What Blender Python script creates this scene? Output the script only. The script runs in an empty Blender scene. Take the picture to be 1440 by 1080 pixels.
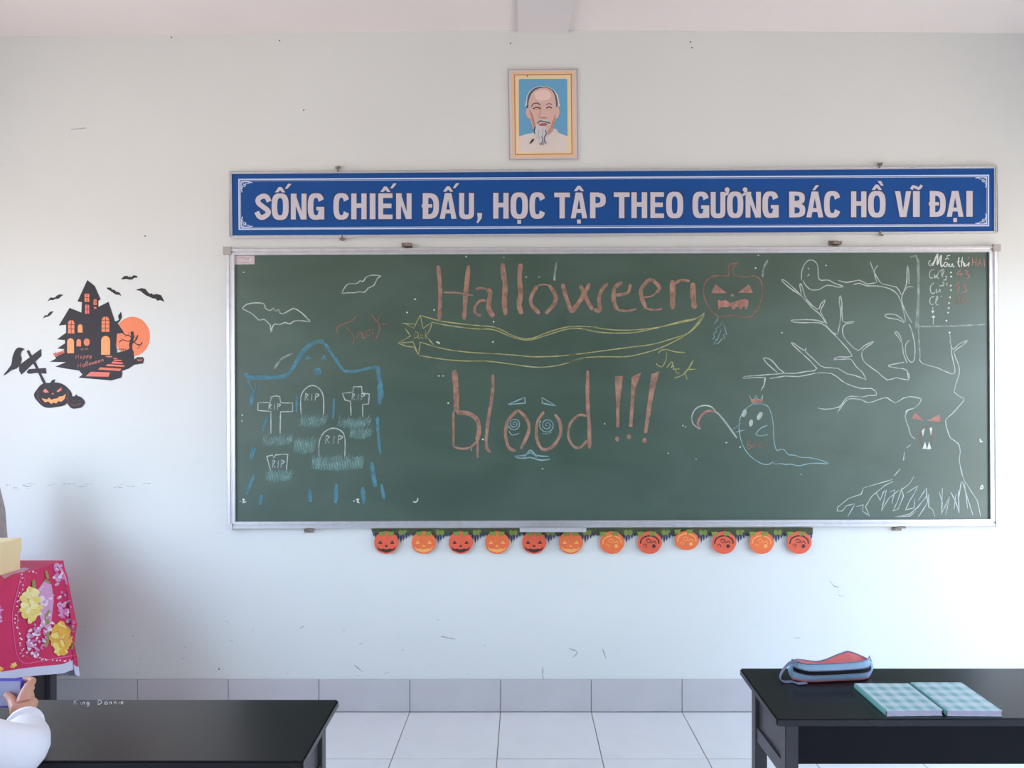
import bpy, bmesh, math, random
from mathutils import Vector
random.seed(7)
C = bpy.context.scene.collection
PI = math.pi

# ---------------------------------------------------------------- camera, world, light, exposure
D, F, CX, CY, EYE = 3.357, 940.0, 735.0, 583.0, 1.489      # metres to the front wall, focal length (px), vanishing point, eye height
cam_d = bpy.data.cameras.new('camera'); cam = bpy.data.objects.new('camera', cam_d); C.objects.link(cam)
cam.location = (0, -D, EYE); cam.rotation_euler = (PI/2, 0, 0)
cam_d.sensor_width = 36; cam_d.lens = F*36/1440; cam_d.shift_x = -(CX-720)/1440; cam_d.shift_y = (CY-540)/1440
cam_d.clip_start = .05
bpy.context.scene.camera = cam
vs = bpy.context.scene.view_settings
vs.view_transform = 'Standard'; vs.look = 'None'; vs.gamma = 1; vs.use_curve_mapping = False
vs.exposure = 1.36

RX0, RX1, RY0 = -3.4, 3.1, -8.0                             # room: left wall, right wall, back wall
CEIL = EYE + (CY-44)/280.0
# (side, y0, y1, z0, z1): openings for daylight in the side walls
WINS = [('r', -1.55, -.50, .0, 2.40), ('r', -4.3, -2.7, .95, 2.45),
        ('l', -2.3, -.75, .85, 2.5), ('l', -4.4, -2.7, .85, 2.5)]
w = bpy.data.worlds.new('daylight'); bpy.context.scene.world = w; w.use_nodes = True
nt = w.node_tree; bg = nt.nodes['Background']
tc = nt.nodes.new('ShaderNodeTexCoord'); sp = nt.nodes.new('ShaderNodeSeparateXYZ'); rp = nt.nodes.new('ShaderNodeValToRGB')
mr = nt.nodes.new('ShaderNodeMapRange'); mr.inputs[1].default_value = -1; mr.inputs[2].default_value = 1
nt.links.new(tc.outputs['Generated'], sp.inputs[0]); nt.links.new(sp.outputs['Z'], mr.inputs[0]); nt.links.new(mr.outputs[0], rp.inputs[0])
rp.color_ramp.elements[0].position = .46; rp.color_ramp.elements[0].color = (.66, .55, .47, 1)      # sunlit pale ground outside
rp.color_ramp.elements[1].position = .54; rp.color_ramp.elements[1].color = (.80, .95, 1.12, 1)
e = rp.color_ramp.elements.new(1.0); e.color = (.42, .80, 1.50, 1)
nt.links.new(rp.outputs[0], bg.inputs[0]); bg.inputs[1].default_value = 4.2
for i, (s, y0, y1, z0, z1) in enumerate(WINS):              # portals: they only guide daylight sampling through the openings
    a = bpy.data.lights.new('window_portal', 'AREA'); a.shape = 'RECTANGLE'; a.size = (z1-z0); a.size_y = (y1-y0)
    a.cycles.is_portal = True
    o = bpy.data.objects.new('window_portal', a); C.objects.link(o)
    o.location = ((RX1+.1 if s == 'r' else RX0-.1), (y0+y1)/2, (z0+z1)/2)
    o.rotation_euler = (0, PI/2 if s == 'r' else -PI/2, 0)

# ---------------------------------------------------------------- helpers
def W(px, py, y=0.0):
    """the place on the plane at depth y (0 = front wall, negative = into the room) that measures px, py in the photograph"""
    d = D + y
    return Vector(((px-CX)/F*d, y, EYE-(py-CY)/F*d))
def srgb(r, g, b):
    f = lambda c: (c/255/12.92) if c/255 <= .04045 else ((c/255+.055)/1.055)**2.4
    return (f(r), f(g), f(b), 1)
MATS = {}
def mat(name, col, rough=.6, metal=0, noise=0, nscale=20, bump=0, bscale=200, spec=.5, coat=0):
    if name in MATS: return MATS[name]
    m = bpy.data.materials.new(name); m.use_nodes = True; t = m.node_tree; b = t.nodes['Principled BSDF']
    b.inputs['Base Color'].default_value = col; b.inputs['Roughness'].default_value = rough; b.inputs['Metallic'].default_value = metal
    b.inputs['Specular IOR Level'].default_value = spec; b.inputs['Coat Weight'].default_value = coat
    tcn = t.nodes.new('ShaderNodeTexCoord')
    if noise:
        n = t.nodes.new('ShaderNodeTexNoise'); n.inputs['Scale'].default_value = nscale; n.inputs['Detail'].default_value = 6
        t.links.new(tcn.outputs['Object'], n.inputs['Vector'])
        r = t.nodes.new('ShaderNodeValToRGB'); r.color_ramp.elements[0].position = .3; r.color_ramp.elements[1].position = .7
        k0, k1 = 1-noise, 1+noise
        r.color_ramp.elements[0].color = (col[0]*k0, col[1]*k0, col[2]*k0, 1)
        r.color_ramp.elements[1].color = (min(1, col[0]*k1), min(1, col[1]*k1), min(1, col[2]*k1), 1)
        t.links.new(n.outputs['Fac'], r.inputs[0]); t.links.new(r.outputs[0], b.inputs['Base Color'])
    if bump:
        n2 = t.nodes.new('ShaderNodeTexNoise'); n2.inputs['Scale'].default_value = bscale; n2.inputs['Detail'].default_value = 4
        t.links.new(tcn.outputs['Object'], n2.inputs['Vector'])
        bp = t.nodes.new('ShaderNodeBump'); bp.inputs['Strength'].default_value = bump; bp.inputs['Distance'].default_value = .002
        t.links.new(n2.outputs['Fac'], bp.inputs['Height']); t.links.new(bp.outputs[0], b.inputs['Normal'])
    MATS[name] = m; return m
def chalk(name, col, cover=.55, fine=420):
    """rubbed chalk: grains of powder that leave the board showing between them"""
    m = bpy.data.materials.new(name); m.use_nodes = True; t = m.node_tree; b = t.nodes['Principled BSDF']
    b.inputs['Base Color'].default_value = col; b.inputs['Roughness'].default_value = .95; b.inputs['Specular IOR Level'].default_value = .05
    tcn = t.nodes.new('ShaderNodeTexCoord')
    n = t.nodes.new('ShaderNodeTexNoise'); n.inputs['Scale'].default_value = fine; n.inputs['Detail'].default_value = 3
    n2 = t.nodes.new('ShaderNodeTexNoise'); n2.inputs['Scale'].default_value = 26; n2.inputs['Detail'].default_value = 3
    for q in (n, n2): t.links.new(tcn.outputs['Object'], q.inputs['Vector'])
    ad = t.nodes.new('ShaderNodeMath'); ad.operation = 'ADD'; t.links.new(n.outputs['Fac'], ad.inputs[0]); t.links.new(n2.outputs['Fac'], ad.inputs[1])
    mrn = t.nodes.new('ShaderNodeMapRange'); mrn.inputs[1].default_value = 1.0-.32; mrn.inputs[2].default_value = 1.0+.30
    mrn.inputs[3].default_value = max(0, cover-.3); mrn.inputs[4].default_value = min(1, cover+.35) if cover else .07
    t.links.new(ad.outputs[0], mrn.inputs[0]); t.links.new(mrn.outputs[0], b.inputs['Alpha'])
    MATS[name] = m; return m
def link(name, me, m, parent=None, mats=None):
    o = bpy.data.objects.new(name, me); C.objects.link(o)
    for q in (mats or [m]): me.materials.append(q)
    if parent is not None:
        o.parent = parent
        if parent.location.length: o.matrix_parent_inverse = parent.matrix_basis.inverted()
    return o
def fin(name, bm, m, parent=None, mats=None, smooth=False, loc=None):
    bmesh.ops.recalc_face_normals(bm, faces=bm.faces)
    me = bpy.data.meshes.new(name); bm.to_mesh(me); bm.free()
    if smooth:
        for p in me.polygons: p.use_smooth = True
    return link(name, me, m, parent, mats)
def tag(o, label=None, cat=None, group=None, kind=None):
    for k, v in (('label', label), ('category', cat), ('group', group), ('kind', kind)):
        if v: o[k] = v
    return o
def empty(name, loc, label, cat, group=None):
    o = bpy.data.objects.new(name, None); C.objects.link(o); o.location = loc; bpy.context.view_layer.update(); o.empty_display_size = .05
    return tag(o, label, cat, group)
def box(bm, x0, x1, y0, y1, z0, z1, mi=0, bev=0):
    v = [bm.verts.new(p) for p in ((x0,y0,z0),(x1,y0,z0),(x1,y1,z0),(x0,y1,z0),(x0,y0,z1),(x1,y0,z1),(x1,y1,z1),(x0,y1,z1))]
    fs = []
    for f in ((0,3,2,1),(4,5,6,7),(0,1,5,4),(1,2,6,5),(2,3,7,6),(3,0,4,7)):
        q = bm.faces.new([v[i] for i in f]); q.material_index = mi; fs.append(q)
    if bev:
        es = list({e for f in fs for e in f.edges})
        bmesh.ops.bevel(bm, geom=es, offset=bev, segments=2, affect='EDGES')
def prism(bm, pts, dvec, mi=0):
    """a flat outline (3-D points) given thickness along dvec"""
    a = [bm.verts.new(p) for p in pts]; b = [bm.verts.new(Vector(p)+Vector(dvec)) for p in pts]
    f1 = bm.faces.new(a); f2 = bm.faces.new(b[::-1]); f1.material_index = f2.material_index = mi
    n = len(a)
    for i in range(n):
        q = bm.faces.new((a[i], a[(i+1) % n], b[(i+1) % n], b[i])); q.material_index = mi
def tube(bm, pts, r, n=8, mi=0, closed=False):
    rings = []; pts = [Vector(p) for p in pts]
    for i, p in enumerate(pts):
        t = (pts[min(i+1, len(pts)-1)] - pts[max(i-1, 0)]).normalized()
        up = Vector((0, 0, 1)) if abs(t.z) < .9 else Vector((1, 0, 0))
        u = t.cross(up).normalized(); v = t.cross(u)
        rr = r[i] if isinstance(r, (list, tuple)) else r
        rings.append([bm.verts.new(p + (u*math.cos(a)+v*math.sin(a))*rr) for a in [2*PI*k/n for k in range(n)]])
    for a, b in zip(rings, rings[1:]):
        for k in range(n):
            bm.faces.new((a[k], a[(k+1) % n], b[(k+1) % n], b[k])).material_index = mi
    bm.faces.new(rings[0][::-1]).material_index = mi; bm.faces.new(rings[-1]).material_index = mi

# flat print and chalk: outlines measured in photograph pixels, laid on a plane at depth y
def smooth_path(pts, n=4, closed=False):
    if len(pts) < 3: return pts
    P = [Vector((p[0], p[1])) for p in pts]; out = []
    m = len(P); rng = range(m if closed else m-1)
    for i in rng:
        g = (lambda k: P[k % m]) if closed else (lambda k: P[max(0, min(m-1, k))])
        p0, p1, p2, p3 = g(i-1), g(i), g(i+1), g(i+2)
        for k in range(n):
            t = k/n
            out.append(.5*((2*p1)+(p2-p0)*t+(2*p0-5*p1+4*p2-p3)*t*t+(3*p1-p0-3*p2+p3)*t**3))
    if not closed: out.append(P[-1])
    return [(v.x, v.y) for v in out]
class Flat:
    def __init__(s, y, step=.0003): s.bm = bmesh.new(); s.y = y; s.step = step; s.k = 0
    def place(s, px, py, layer): return W(px, py, s.y - layer*s.step - (s.k % 14)*1.6e-5)      # overlapping coats never share one plane
    def poly(s, pts, layer=0, mi=0):
        s.k += 1
        try:
            f = s.bm.faces.new([s.bm.verts.new(s.place(x, y, layer)) for x, y in pts]); f.material_index = mi
        except ValueError: pass
    def ring(s, outer, inner, layer=0, mi=0, closed=True):
        s.k += 1
        a = [s.bm.verts.new(s.place(x, y, layer)) for x, y in outer]; b = [s.bm.verts.new(s.place(x, y, layer)) for x, y in inner]
        n = len(a)
        for i in range(n if closed else n-1):
            s.bm.faces.new((a[i], a[(i+1) % n], b[(i+1) % n], b[i])).material_index = mi
    def ell(s, cx, cy, rx, ry, layer=0, mi=0, n=20, rot=0):
        c, q = math.cos(rot), math.sin(rot)
        s.poly([(cx+rx*math.cos(t)*c-ry*math.sin(t)*q, cy+rx*math.cos(t)*q+ry*math.sin(t)*c) for t in [2*PI*k/n for k in range(n)]], layer, mi)
    def line(s, pts, wd=1.6, layer=0, mi=0, sm=4, jit=.12, closed=False, taper=True):
        """a drawn stroke of width wd"""
        if closed: pts = list(pts)+[pts[0]]
        if sm and len(pts) > 2: pts = smooth_path(pts, sm)
        out = []
        for a, b in zip(pts, pts[1:]):
            L = math.hypot(b[0]-a[0], b[1]-a[1]); k = max(1, int(L/6))
            out += [(a[0]+(b[0]-a[0])*j/k, a[1]+(b[1]-a[1])*j/k) for j in range(k)]
        out.append(pts[-1]); pts = out
        l, r = [], []
        for i, p in enumerate(pts):
            a = pts[max(0, i-1)]; b = pts[min(len(pts)-1, i+1)]
            dx, dy = b[0]-a[0], b[1]-a[1]; L = math.hypot(dx, dy) or 1
            ww = wd[0]+(wd[1]-wd[0])*i/max(1, len(pts)-1) if isinstance(wd, tuple) else wd
            h = ww/2*(1+random.uniform(-jit, jit))
            if taper and i in (0, len(pts)-1): h *= .55
            l.append((p[0]-dy/L*h, p[1]+dx/L*h)); r.append((p[0]+dy/L*h, p[1]-dx/L*h))
        s.ring(l, r, layer, mi, closed=False)
    def done(s, name, m, parent=None, mats=None): return fin_flat(name, s.bm, m, parent, mats)
def fin_flat(name, bm, m, parent, mats):
    # faces look into the room
    for f in bm.faces:
        f.normal_update()
        if f.normal.y > 0: f.normal_flip()
    me = bpy.data.meshes.new(name); bm.to_mesh(me); bm.free()
    return link(name, me, m, parent, mats)
def cr(ox, oy, s):
    return lambda *pts: [(ox+x/s, oy+y/s) for x, y in pts]
def unproj_plane(px, py, p0, n):
    o = Vector((0, -D, EYE)); d = Vector(((px-CX)/F, 1, -(py-CY)/F)); n = Vector(n)
    return o + d*((Vector(p0)-o).dot(n)/d.dot(n))

# ---------------------------------------------------------------- materials of the room
def wall_mat():
    m = mat('wall_paint', (.735, .755, .725, 1), .62, noise=.02, nscale=1.3, bump=.25, bscale=60, spec=.3)
    t = m.node_tree; b = t.nodes['Principled BSDF']; src = b.inputs['Base Color'].links[0].from_socket
    tcn = t.nodes.new('ShaderNodeTexCoord'); mp = t.nodes.new('ShaderNodeMapping'); mp.inputs['Scale'].default_value = (2.2, 2.2, 9)
    n = t.nodes.new('ShaderNodeTexNoise'); n.inputs['Scale'].default_value = 2.2; n.inputs['Detail'].default_value = 9; n.inputs['Roughness'].default_value = .7
    t.links.new(tcn.outputs['Object'], mp.inputs[0]); t.links.new(mp.outputs[0], n.inputs['Vector'])
    r = t.nodes.new('ShaderNodeValToRGB'); r.color_ramp.elements[0].position = .6; r.color_ramp.elements[0].color = (0,0,0,1); r.color_ramp.elements[1].position = .78; r.color_ramp.elements[1].color = (.22,.22,.22,1)
    t.links.new(n.outputs['Fac'], r.inputs[0])
    mx = t.nodes.new('ShaderNodeMix'); mx.data_type = 'RGBA'; mx.inputs['B'].default_value = (.52, .53, .50, 1)
    t.links.new(r.outputs[0], mx.inputs['Factor']); t.links.new(src, mx.inputs['A']); t.links.new(mx.outputs['Result'], b.inputs['Base Color'])
    return m
M_WALL = wall_mat()
M_CEIL = mat('ceiling_paint', (.78, .73, .70, 1), .7, noise=.02, nscale=2, bump=.2, bscale=50, spec=.2)
M_BEAM = mat('beam_paint', (.70, .66, .65, 1), .7, noise=.02, nscale=3, spec=.2)
M_TILE = mat('floor_tile_glaze', (.74, .72, .71, 1), .3, noise=.03, nscale=6, bump=.04, bscale=8)
M_TILE2 = mat('skirting_tile_glaze', (.56, .54, .55, 1), .3, noise=.03, nscale=6)
M_GROUT = mat('grout', (.33, .29, .28, 1), .9, noise=.2, nscale=30)
M_ALU = mat('aluminium', (.70, .70, .72, 1), .36, .75, noise=.05, nscale=40)
M_ALU2 = mat('grey_plastic_corner', (.42, .39, .37, 1), .6)
M_STEEL = mat('rusty_steel_clip', (.26, .22, .19, 1), .6, .5, noise=.4, nscale=90)
M_WHITE = mat('white_paper', (.80, .79, .80, 1), .7)

# ---------------------------------------------------------------- the room shell
g = bmesh.new(); box(g, RX0-.2, RX1+.2, 0, .2, -.2, CEIL+.3); wall_front = tag(fin('wall_front', g, M_WALL), kind='structure')
g = bmesh.new(); box(g, RX0-.2, RX1+.2, RY0-.2, RY0, -.2, CEIL+.3); tag(fin('wall_back', g, mat('back_wall_darkened', (.30, .33, .30, 1), .7)), kind='structure')  # unseen wall, colour darkened to cut light bounced from behind the camera
def side_wall(name, s):
    x0, x1 = (RX1, RX1+.2) if s == 'r' else (RX0-.2, RX0)
    g = bmesh.new(); ws = sorted([(y0, y1, z0, z1) for q, y0, y1, z0, z1 in WINS if q == s]); y = RY0
    for y0, y1, z0, z1 in ws:
        box(g, x0, x1, y, y0, -.2, CEIL+.3); box(g, x0, x1, y0, y1, -.2, z0); box(g, x0, x1, y0, y1, z1, CEIL+.3); y = y1
    box(g, x0, x1, y, 0, -.2, CEIL+.3)
    tag(fin(name, g, M_WALL), kind='structure')
side_wall('wall_right', 'r'); side_wall('wall_left', 'l')
M_WFRAME = mat('window_frame_paint', (.20, .33, .42, 1), .4)
for i, (s, y0, y1, z0, z1) in enumerate(WINS):
    x = RX1+.08 if s == 'r' else RX0-.12
    door = z0 < .1
    win = tag(bpy.data.objects.new('door_1' if door else 'window_%d' % i, None), kind='structure'); C.objects.link(win)
    g = bmesh.new(); box(g, x, x+.04, y0, y0+.05, z0, z1); box(g, x, x+.04, y1-.05, y1, z0, z1)
    if not door: box(g, x, x+.04, y0+.05, y1-.05, z0, z0+.05)
    box(g, x, x+.04, y0+.05, y1-.05, z1-.05, z1)
    fin('window_frame', g, M_WFRAME, win)
    for k in range(1, 1 if door else 9):
        g = bmesh.new(); yy = y0+(y1-y0)*k/9; tube(g, [(x+.02, yy, z0+.05), (x+.02, yy, z1-.05)], .006, 6); fin('window_bar', g, M_WFRAME, win)

# ceiling: its meeting line with the wall wanders a little, as the plaster does
line = [(-200, 54), (0, 51.5), (240, 49.5), (400, 46.5), (640, 43), (728, 42), (800, 42), (1000, 43.5), (1200, 45), (1440, 46.5), (1700, 48)]
def ceil_z(x):
    px = x*280+CX
    for (a, b), (c, d) in zip(line, line[1:]):
        if a <= px <= c: return W(0, b+(d-b)*(px-a)/(c-a)).z
    return W(0, line[0][1] if px < 0 else line[-1][1]).z
g = bmesh.new(); xs = [RX0-.2]+[W(p, 0).x for p, _ in line if RX0 < W(p, 0).x < RX1]+[RX1+.2]
for xa, xb in zip(xs, xs[1:]):
    za, zb = ceil_z(xa), ceil_z(xb)
    q = [g.verts.new(p) for p in ((xa, .05, za), (xb, .05, zb), (xb, RY0-.2, zb), (xa, RY0-.2, za), (xa, .05, CEIL+.3), (xb, .05, CEIL+.3), (xb, RY0-.2, CEIL+.3), (xa, RY0-.2, CEIL+.3))]
    for f in ((0,1,2,3), (7,6,5,4), (0,4,5,1), (3,2,6,7)): g.faces.new([q[i] for i in f])
tag(fin('ceiling', g, M_CEIL), kind='structure')
g = bmesh.new(); xa, xb = W(728.3, 0).x, W(799, 0).x
box(g, xa, xb, RY0, 0, CEIL-.012, CEIL+.06); tag(fin('trim_1', g, M_BEAM), 'pale mauve ceiling beam running towards the viewer', kind='structure')

# floor: a bed of grout with every tile laid on it
T = 127.3/280.0
g = bmesh.new(); box(g, RX0-.2, RX1+.2, RY0-.2, .2, -.2, -.004); floor = tag(fin('floor', g, M_GROUT), kind='structure')
def tile_mesh(nm, w, d, h, horiz=True, m=M_TILE):
    g = bmesh.new(); gp = .0018
    if horiz: box(g, gp, w-gp, -d+gp, -gp, -.012, 0, bev=.0012)
    else: box(g, gp, w-gp, -.010, 0, gp, h, bev=.0012)
    bmesh.ops.recalc_face_normals(g, faces=g.faces)
    me = bpy.data.meshes.new(nm); g.to_mesh(me); g.free(); me.materials.append(m); return me
tm = tile_mesh('tile', T, T, 0); x_first = W(576.6, 0).x; k0 = int((x_first-RX0)/T)+1
nx = int((RX1-RX0)/T)+2; ny = int(-RY0/T)+1; cnt = 0
for j in range(ny):
    for i in range(nx):
        x = x_first+(i-k0)*T; y = -.010-j*T
        if x < RX0-.2 or x+T > RX1+.25: continue
        o = bpy.data.objects.new('tile', tm); C.objects.link(o); o.parent = floor; o.location = (x, y, random.uniform(-.0004, .0004)); cnt += 1
bb = tag(bpy.data.objects.new('baseboard_front', None), kind='structure'); C.objects.link(bb)
sk = tile_mesh('tile', T, 0, .162, False, M_TILE2)
for i in range(nx+1):
    x = x_first+(i-k0)*T
    if x < RX0-.3 or x+T > RX1+.25: continue
    o = bpy.data.objects.new('skirting_tile', sk); C.objects.link(o); o.parent = bb; o.location = (x, 0, 0); o.rotation_euler = (random.uniform(-.004, .004), 0, 0)
g = bmesh.new(); box(g, RX0, RX1, -.004, 0, 0, .158); fin('grout', g, mat('light_grout', (.62, .60, .60, 1), .8), bb)

# scuffs, pin holes and dirt on the front wall
M_SCUFF = chalk('wall_scuff', (.28, .30, .32, 1), .30, 160); M_HOLE = mat('pin_hole', (.08, .07, .06, 1), .8)
f = Flat(-.0008)
for pts in (((1167,817),(1173,824),(1180,826)), ((1178,830),(1181,831)), ((1179,837),(1186,839)), ((1117,897),(1126,897)), ((847,912),(852,926)), ((800,912),(812,917),(805,925)),
            ((764,938),(763,948),(765,957)), ((500,950),(506,950)), ((498,935),(510,945)), ((540,948),(547,945)), ((100,182),(122,180)), ((620,895),(640,899)), ((420,885),(428,880))):
    f.line(list(pts), 1.6)
for k in range(22):
    x, y = random.uniform(4, 215), 683+random.uniform(-4, 4); f.line([(x, y), (x+random.uniform(3, 12), y+random.uniform(-2, 2))], random.uniform(.8, 1.6))
for k in range(26):
    x, y = random.uniform(60, 720), random.uniform(860, 950); f.line([(x, y), (x+random.uniform(-4, 4), y+random.uniform(-3, 3))], random.uniform(.8, 2))
f.done('wall_scuffs', M_SCUFF, wall_front)
f = Flat(-.001)
for x, y in ((241,52.5), (393,57), (427,155), (204,332), (718,61), (971,59), (973,67), (308,941)): f.ell(x, y, 1.1, 1.1, n=8)
f.done('pin_holes', M_HOLE, wall_front)

# ---------------------------------------------------------------- the chalkboard
YB = -.026                                                   # its writing surface
board = empty('chalkboard', W(861, 740), 'long green chalkboard in aluminium frame covered with Halloween chalk drawings', 'chalkboard')
def board_mat():
    m = bpy.data.materials.new('green_board'); m.use_nodes = True; t = m.node_tree; b = t.nodes['Principled BSDF']
    tcn = t.nodes.new('ShaderNodeTexCoord'); mp = t.nodes.new('ShaderNodeMapping'); mp.inputs['Scale'].default_value = (1.1, 1, 2.2)
    n = t.nodes.new('ShaderNodeTexNoise'); n.inputs['Scale'].default_value = 1.6; n.inputs['Detail'].default_value = 7; n.inputs['Distortion'].default_value = .8
    t.links.new(tcn.outputs['Object'], mp.inputs[0]); t.links.new(mp.outputs[0], n.inputs['Vector'])
    r = t.nodes.new('ShaderNodeValToRGB'); r.color_ramp.elements[0].position = .33; r.color_ramp.elements[0].color = (.034, .074, .050, 1)
    r.color_ramp.elements[1].position = .75; r.color_ramp.elements[1].color = (.060, .108, .080, 1)
    t.links.new(n.outputs['Fac'], r.inputs[0]); t.links.new(r.outputs[0], b.inputs['Base Color'])
    b.inputs['Roughness'].default_value = .46; b.inputs['Specular IOR Level'].default_value = .8
    return m
M_BOARD = board_mat()
f = Flat(YB); f.poly([(329, 358), (1391, 353.5), (1393, 731), (330, 734)]); f.done('board_surface', M_BOARD, board)
g = bmesh.new(); prism(g, [W(322, 354, -.002), W(1400, 350, -.002), W(1402, 736, -.002), W(324, 740, -.002)], (0, -.020, 0)); fin('backing_board', g, mat('backing', (.2, .17, .13, 1), .8), board)
def rail(pts, name, parent, m, y0=-.001, depth=.036, lip=True):
    """an aluminium angle: outer flange with a step down to the sheet; pts outer a, outer b, inner b, inner a"""
    oa, ob, ib, ia = [Vector(p) for p in pts]
    g = bmesh.new()
    def P(t, s, yy): p = (oa*(1-t)+ob*t)*(1-s)+(ia*(1-t)+ib*t)*s; return W(p.x, p.y, yy)
    prof = [(0, y0), (0, y0-depth*.75), (.10, y0-depth), (.38, y0-depth), (.46, y0-depth*.86), (.58, y0-depth*.86), (.66, y0-depth*.97), (.9, y0-depth*.97), (1, y0-depth*.8), (1, y0)]
    a = [g.verts.new(P(0, s, yy)) for s, yy in prof]; b = [g.verts.new(P(1, s, yy)) for s, yy in prof]
    g.faces.new(a); g.faces.new(b[::-1])
    for i in range(len(a)): j = (i+1) % len(a); g.faces.new((a[i], b[i], b[j], a[j]))
    return fin(name, g, m, parent)
O = [(316.5, 349), (1404, 345.3), (1406, 740.5), (319, 744)]; I = [(330.5, 359.5), (1390, 355), (1392, 729.5), (331.5, 733)]
for k in range(4):
    j = (k+1) % 4; rail([O[k], O[j], I[j], I[k]], 'frame_rail', board, M_ALU)
for x, y, a in ((320.5, 353, 5.5), (1400, 349, 5), (1402.5, 737, 3.5), (323, 740.5, 4.5)):
    g = bmesh.new(); prism(g, [W(x-a, y-a, -.03), W(x+a, y-a, -.03), W(x+a, y+a, -.03), W(x-a, y+a, -.03)], (0, -.012, 0)); fin('corner_cap', g, M_ALU2 if y < 400 else M_ALU, board)
def clip(x, y, up):
    g = bmesh.new(); s = 1 if up else -1
    prism(g, [W(x-7, y-3.4, -.001), W(x+6, y-3.4, -.001), W(x+6, y+3.4, -.001), W(x-7, y+3.4, -.001)], (0, -.004, 0))
    prism(g, [W(x-3, y-1, -.003), W(x+8, y-1, -.003), W(x+8, y+3*s, -.003), W(x-3, y+3*s, -.003)], (0, -.03, 0))
    c = W(x-3.5, y, -.004); bmesh.ops.create_uvsphere(g, u_segments=8, v_segments=5, radius=.006, matrix=__import__('mathutils').Matrix.Translation(c))
    return fin('clip', g, M_STEEL, board)
clip(572, 345, True); clip(1172, 342, True); clip(435, 745.5, False); clip(1261, 742.8, False)
A = cr(310, 340, 4.910); B = cr(310, 540, 4.910); CC = cr(540, 350, 4.8); DD = cr(800, 350, 4.8); E = cr(600, 500, 4.114)
FF = cr(940, 480, 5.4); G = cr(1030, 345, 4.596); H = cr(1140, 440, 3.374); K = cr(1280, 340, 8.308); N = cr(1300, 355, 13.5); S = cr(550, 430, 13.5)
f = Flat(YB-.001); f.poly(A((98, 97), (235, 97), (235, 155), (103, 157))); q = f
q.line(A((110, 112), (150, 108), (190, 118), (212, 105)), 1.0, 1, 1); q.line(A((205, 135), (212, 108)), 1.6, 1, 2); q.line(A((112, 140), (150, 146), (200, 143)), .8, 1, 1)
q.done('name_plate', M_WHITE, board, [mat('plate_white', srgb(205, 190, 192), .4), mat('plate_grey', (.4, .36, .38, 1), .6), mat('plate_bright', (.85, .85, .85, 1), .4)])

YC = YB-.0006
WHT = chalk('white_chalk', srgb(205, 215, 210), .62); WHT2 = chalk('bright_white_chalk', srgb(230, 235, 230), .9)
FNT = chalk('faint_white_chalk', srgb(185, 200, 195), .38)
PNK = chalk('pink_chalk', srgb(182, 142, 124), .66); PNK2 = chalk('salmon_chalk', srgb(192, 142, 130), .72)
BRK = chalk('brick_red_chalk', srgb(156, 116, 100), .7); YEL = chalk('yellow_chalk', srgb(186, 184, 128), .64); BLU = chalk('blue_chalk', srgb(98, 148, 162), .78)
TEA = chalk('teal_chalk', srgb(125, 165, 158), .45); PBL = chalk('pale_blue_chalk', srgb(165, 205, 210), .6); SMR = chalk('chalk_dust', srgb(140, 165, 158), .0, 7)
def strokes(name, m, rows, wd=1.7, **kw):
    f = Flat(YC)
    for i, r in enumerate(rows):
        ww = wd
        if isinstance(r, tuple) and len(r) == 2 and isinstance(r[0], list): r, ww = r
        f.line(r, ww, i*.12, **kw)
    return f.done(name, m, board)

# wiped chalk dust first (lowest layer)
f = Flat(YB-.0002)
for k in range(18):
    x, y = random.uniform(350, 1350), random.uniform(370, 715); a = random.uniform(-.3, .5)
    L = random.uniform(20, 90); f.line([(x, y), (x+L*.5*math.cos(a), y+L*.5*math.sin(a)-4), (x+L*math.cos(a), y+L*math.sin(a))], random.uniform(8, 26), jit=.2)
f.done('chalk_dust', SMR, board)['kind'] = 'stuff'

# bats
strokes('chalk_bat', WHT, [A((150,462),(180,432),(240,422),(300,428),(310,460),(345,475),(365,458),(380,480),(400,468),(415,495),(450,490),(505,460),(560,490),(600,530),(620,552),(560,545),(510,547),(480,567),(445,557),(410,572),(375,567),(358,590),(350,625),(345,580),(330,560),(300,535),(265,540),(220,498),(150,462))], 1.7, sm=2)
strokes('chalk_bat', WHT, [A((838,358),(855,320),(885,290),(925,290),(950,283),(965,268),(975,275),(990,268),(1005,245),(1050,230),(1110,237),(1085,250),(1060,300),(1020,320),(995,348),(960,345),(925,352),(880,352),(838,358))], 1.4, sm=2)
# "Trick" twice
strokes('chalk_word', BRK, [A((950,497),(910,545),(840,570),(805,600),(815,645)), A((862,590),(915,640),(920,690),(900,715)), A((940,672),(958,625),(978,640),(975,668)), A((985,622),(985,665),(1005,658)), A((1035,605),(1008,620),(1010,650),(1050,635),(1052,600)), A((1040,497),(1070,540),(1095,570)), A((1105,505),(1085,545),(1100,600),(1070,680)), A((1095,572),(1165,565))], 1.6)
strokes('chalk_word', YEL, [DD((605,705),(620,685),(660,680),(720,695),(785,700)), DD((660,700),(655,750),(630,795),(600,785),(590,772)), DD((660,803),(690,765),(702,775),(690,805)), DD((705,785),(708,815),(725,805)), DD((750,808),(725,815),(725,835),(748,838)), DD((840,750),(800,820),(760,855),(710,872)), DD((790,815),(855,812)), DD((780,825),(798,882))], 1.5)
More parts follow.
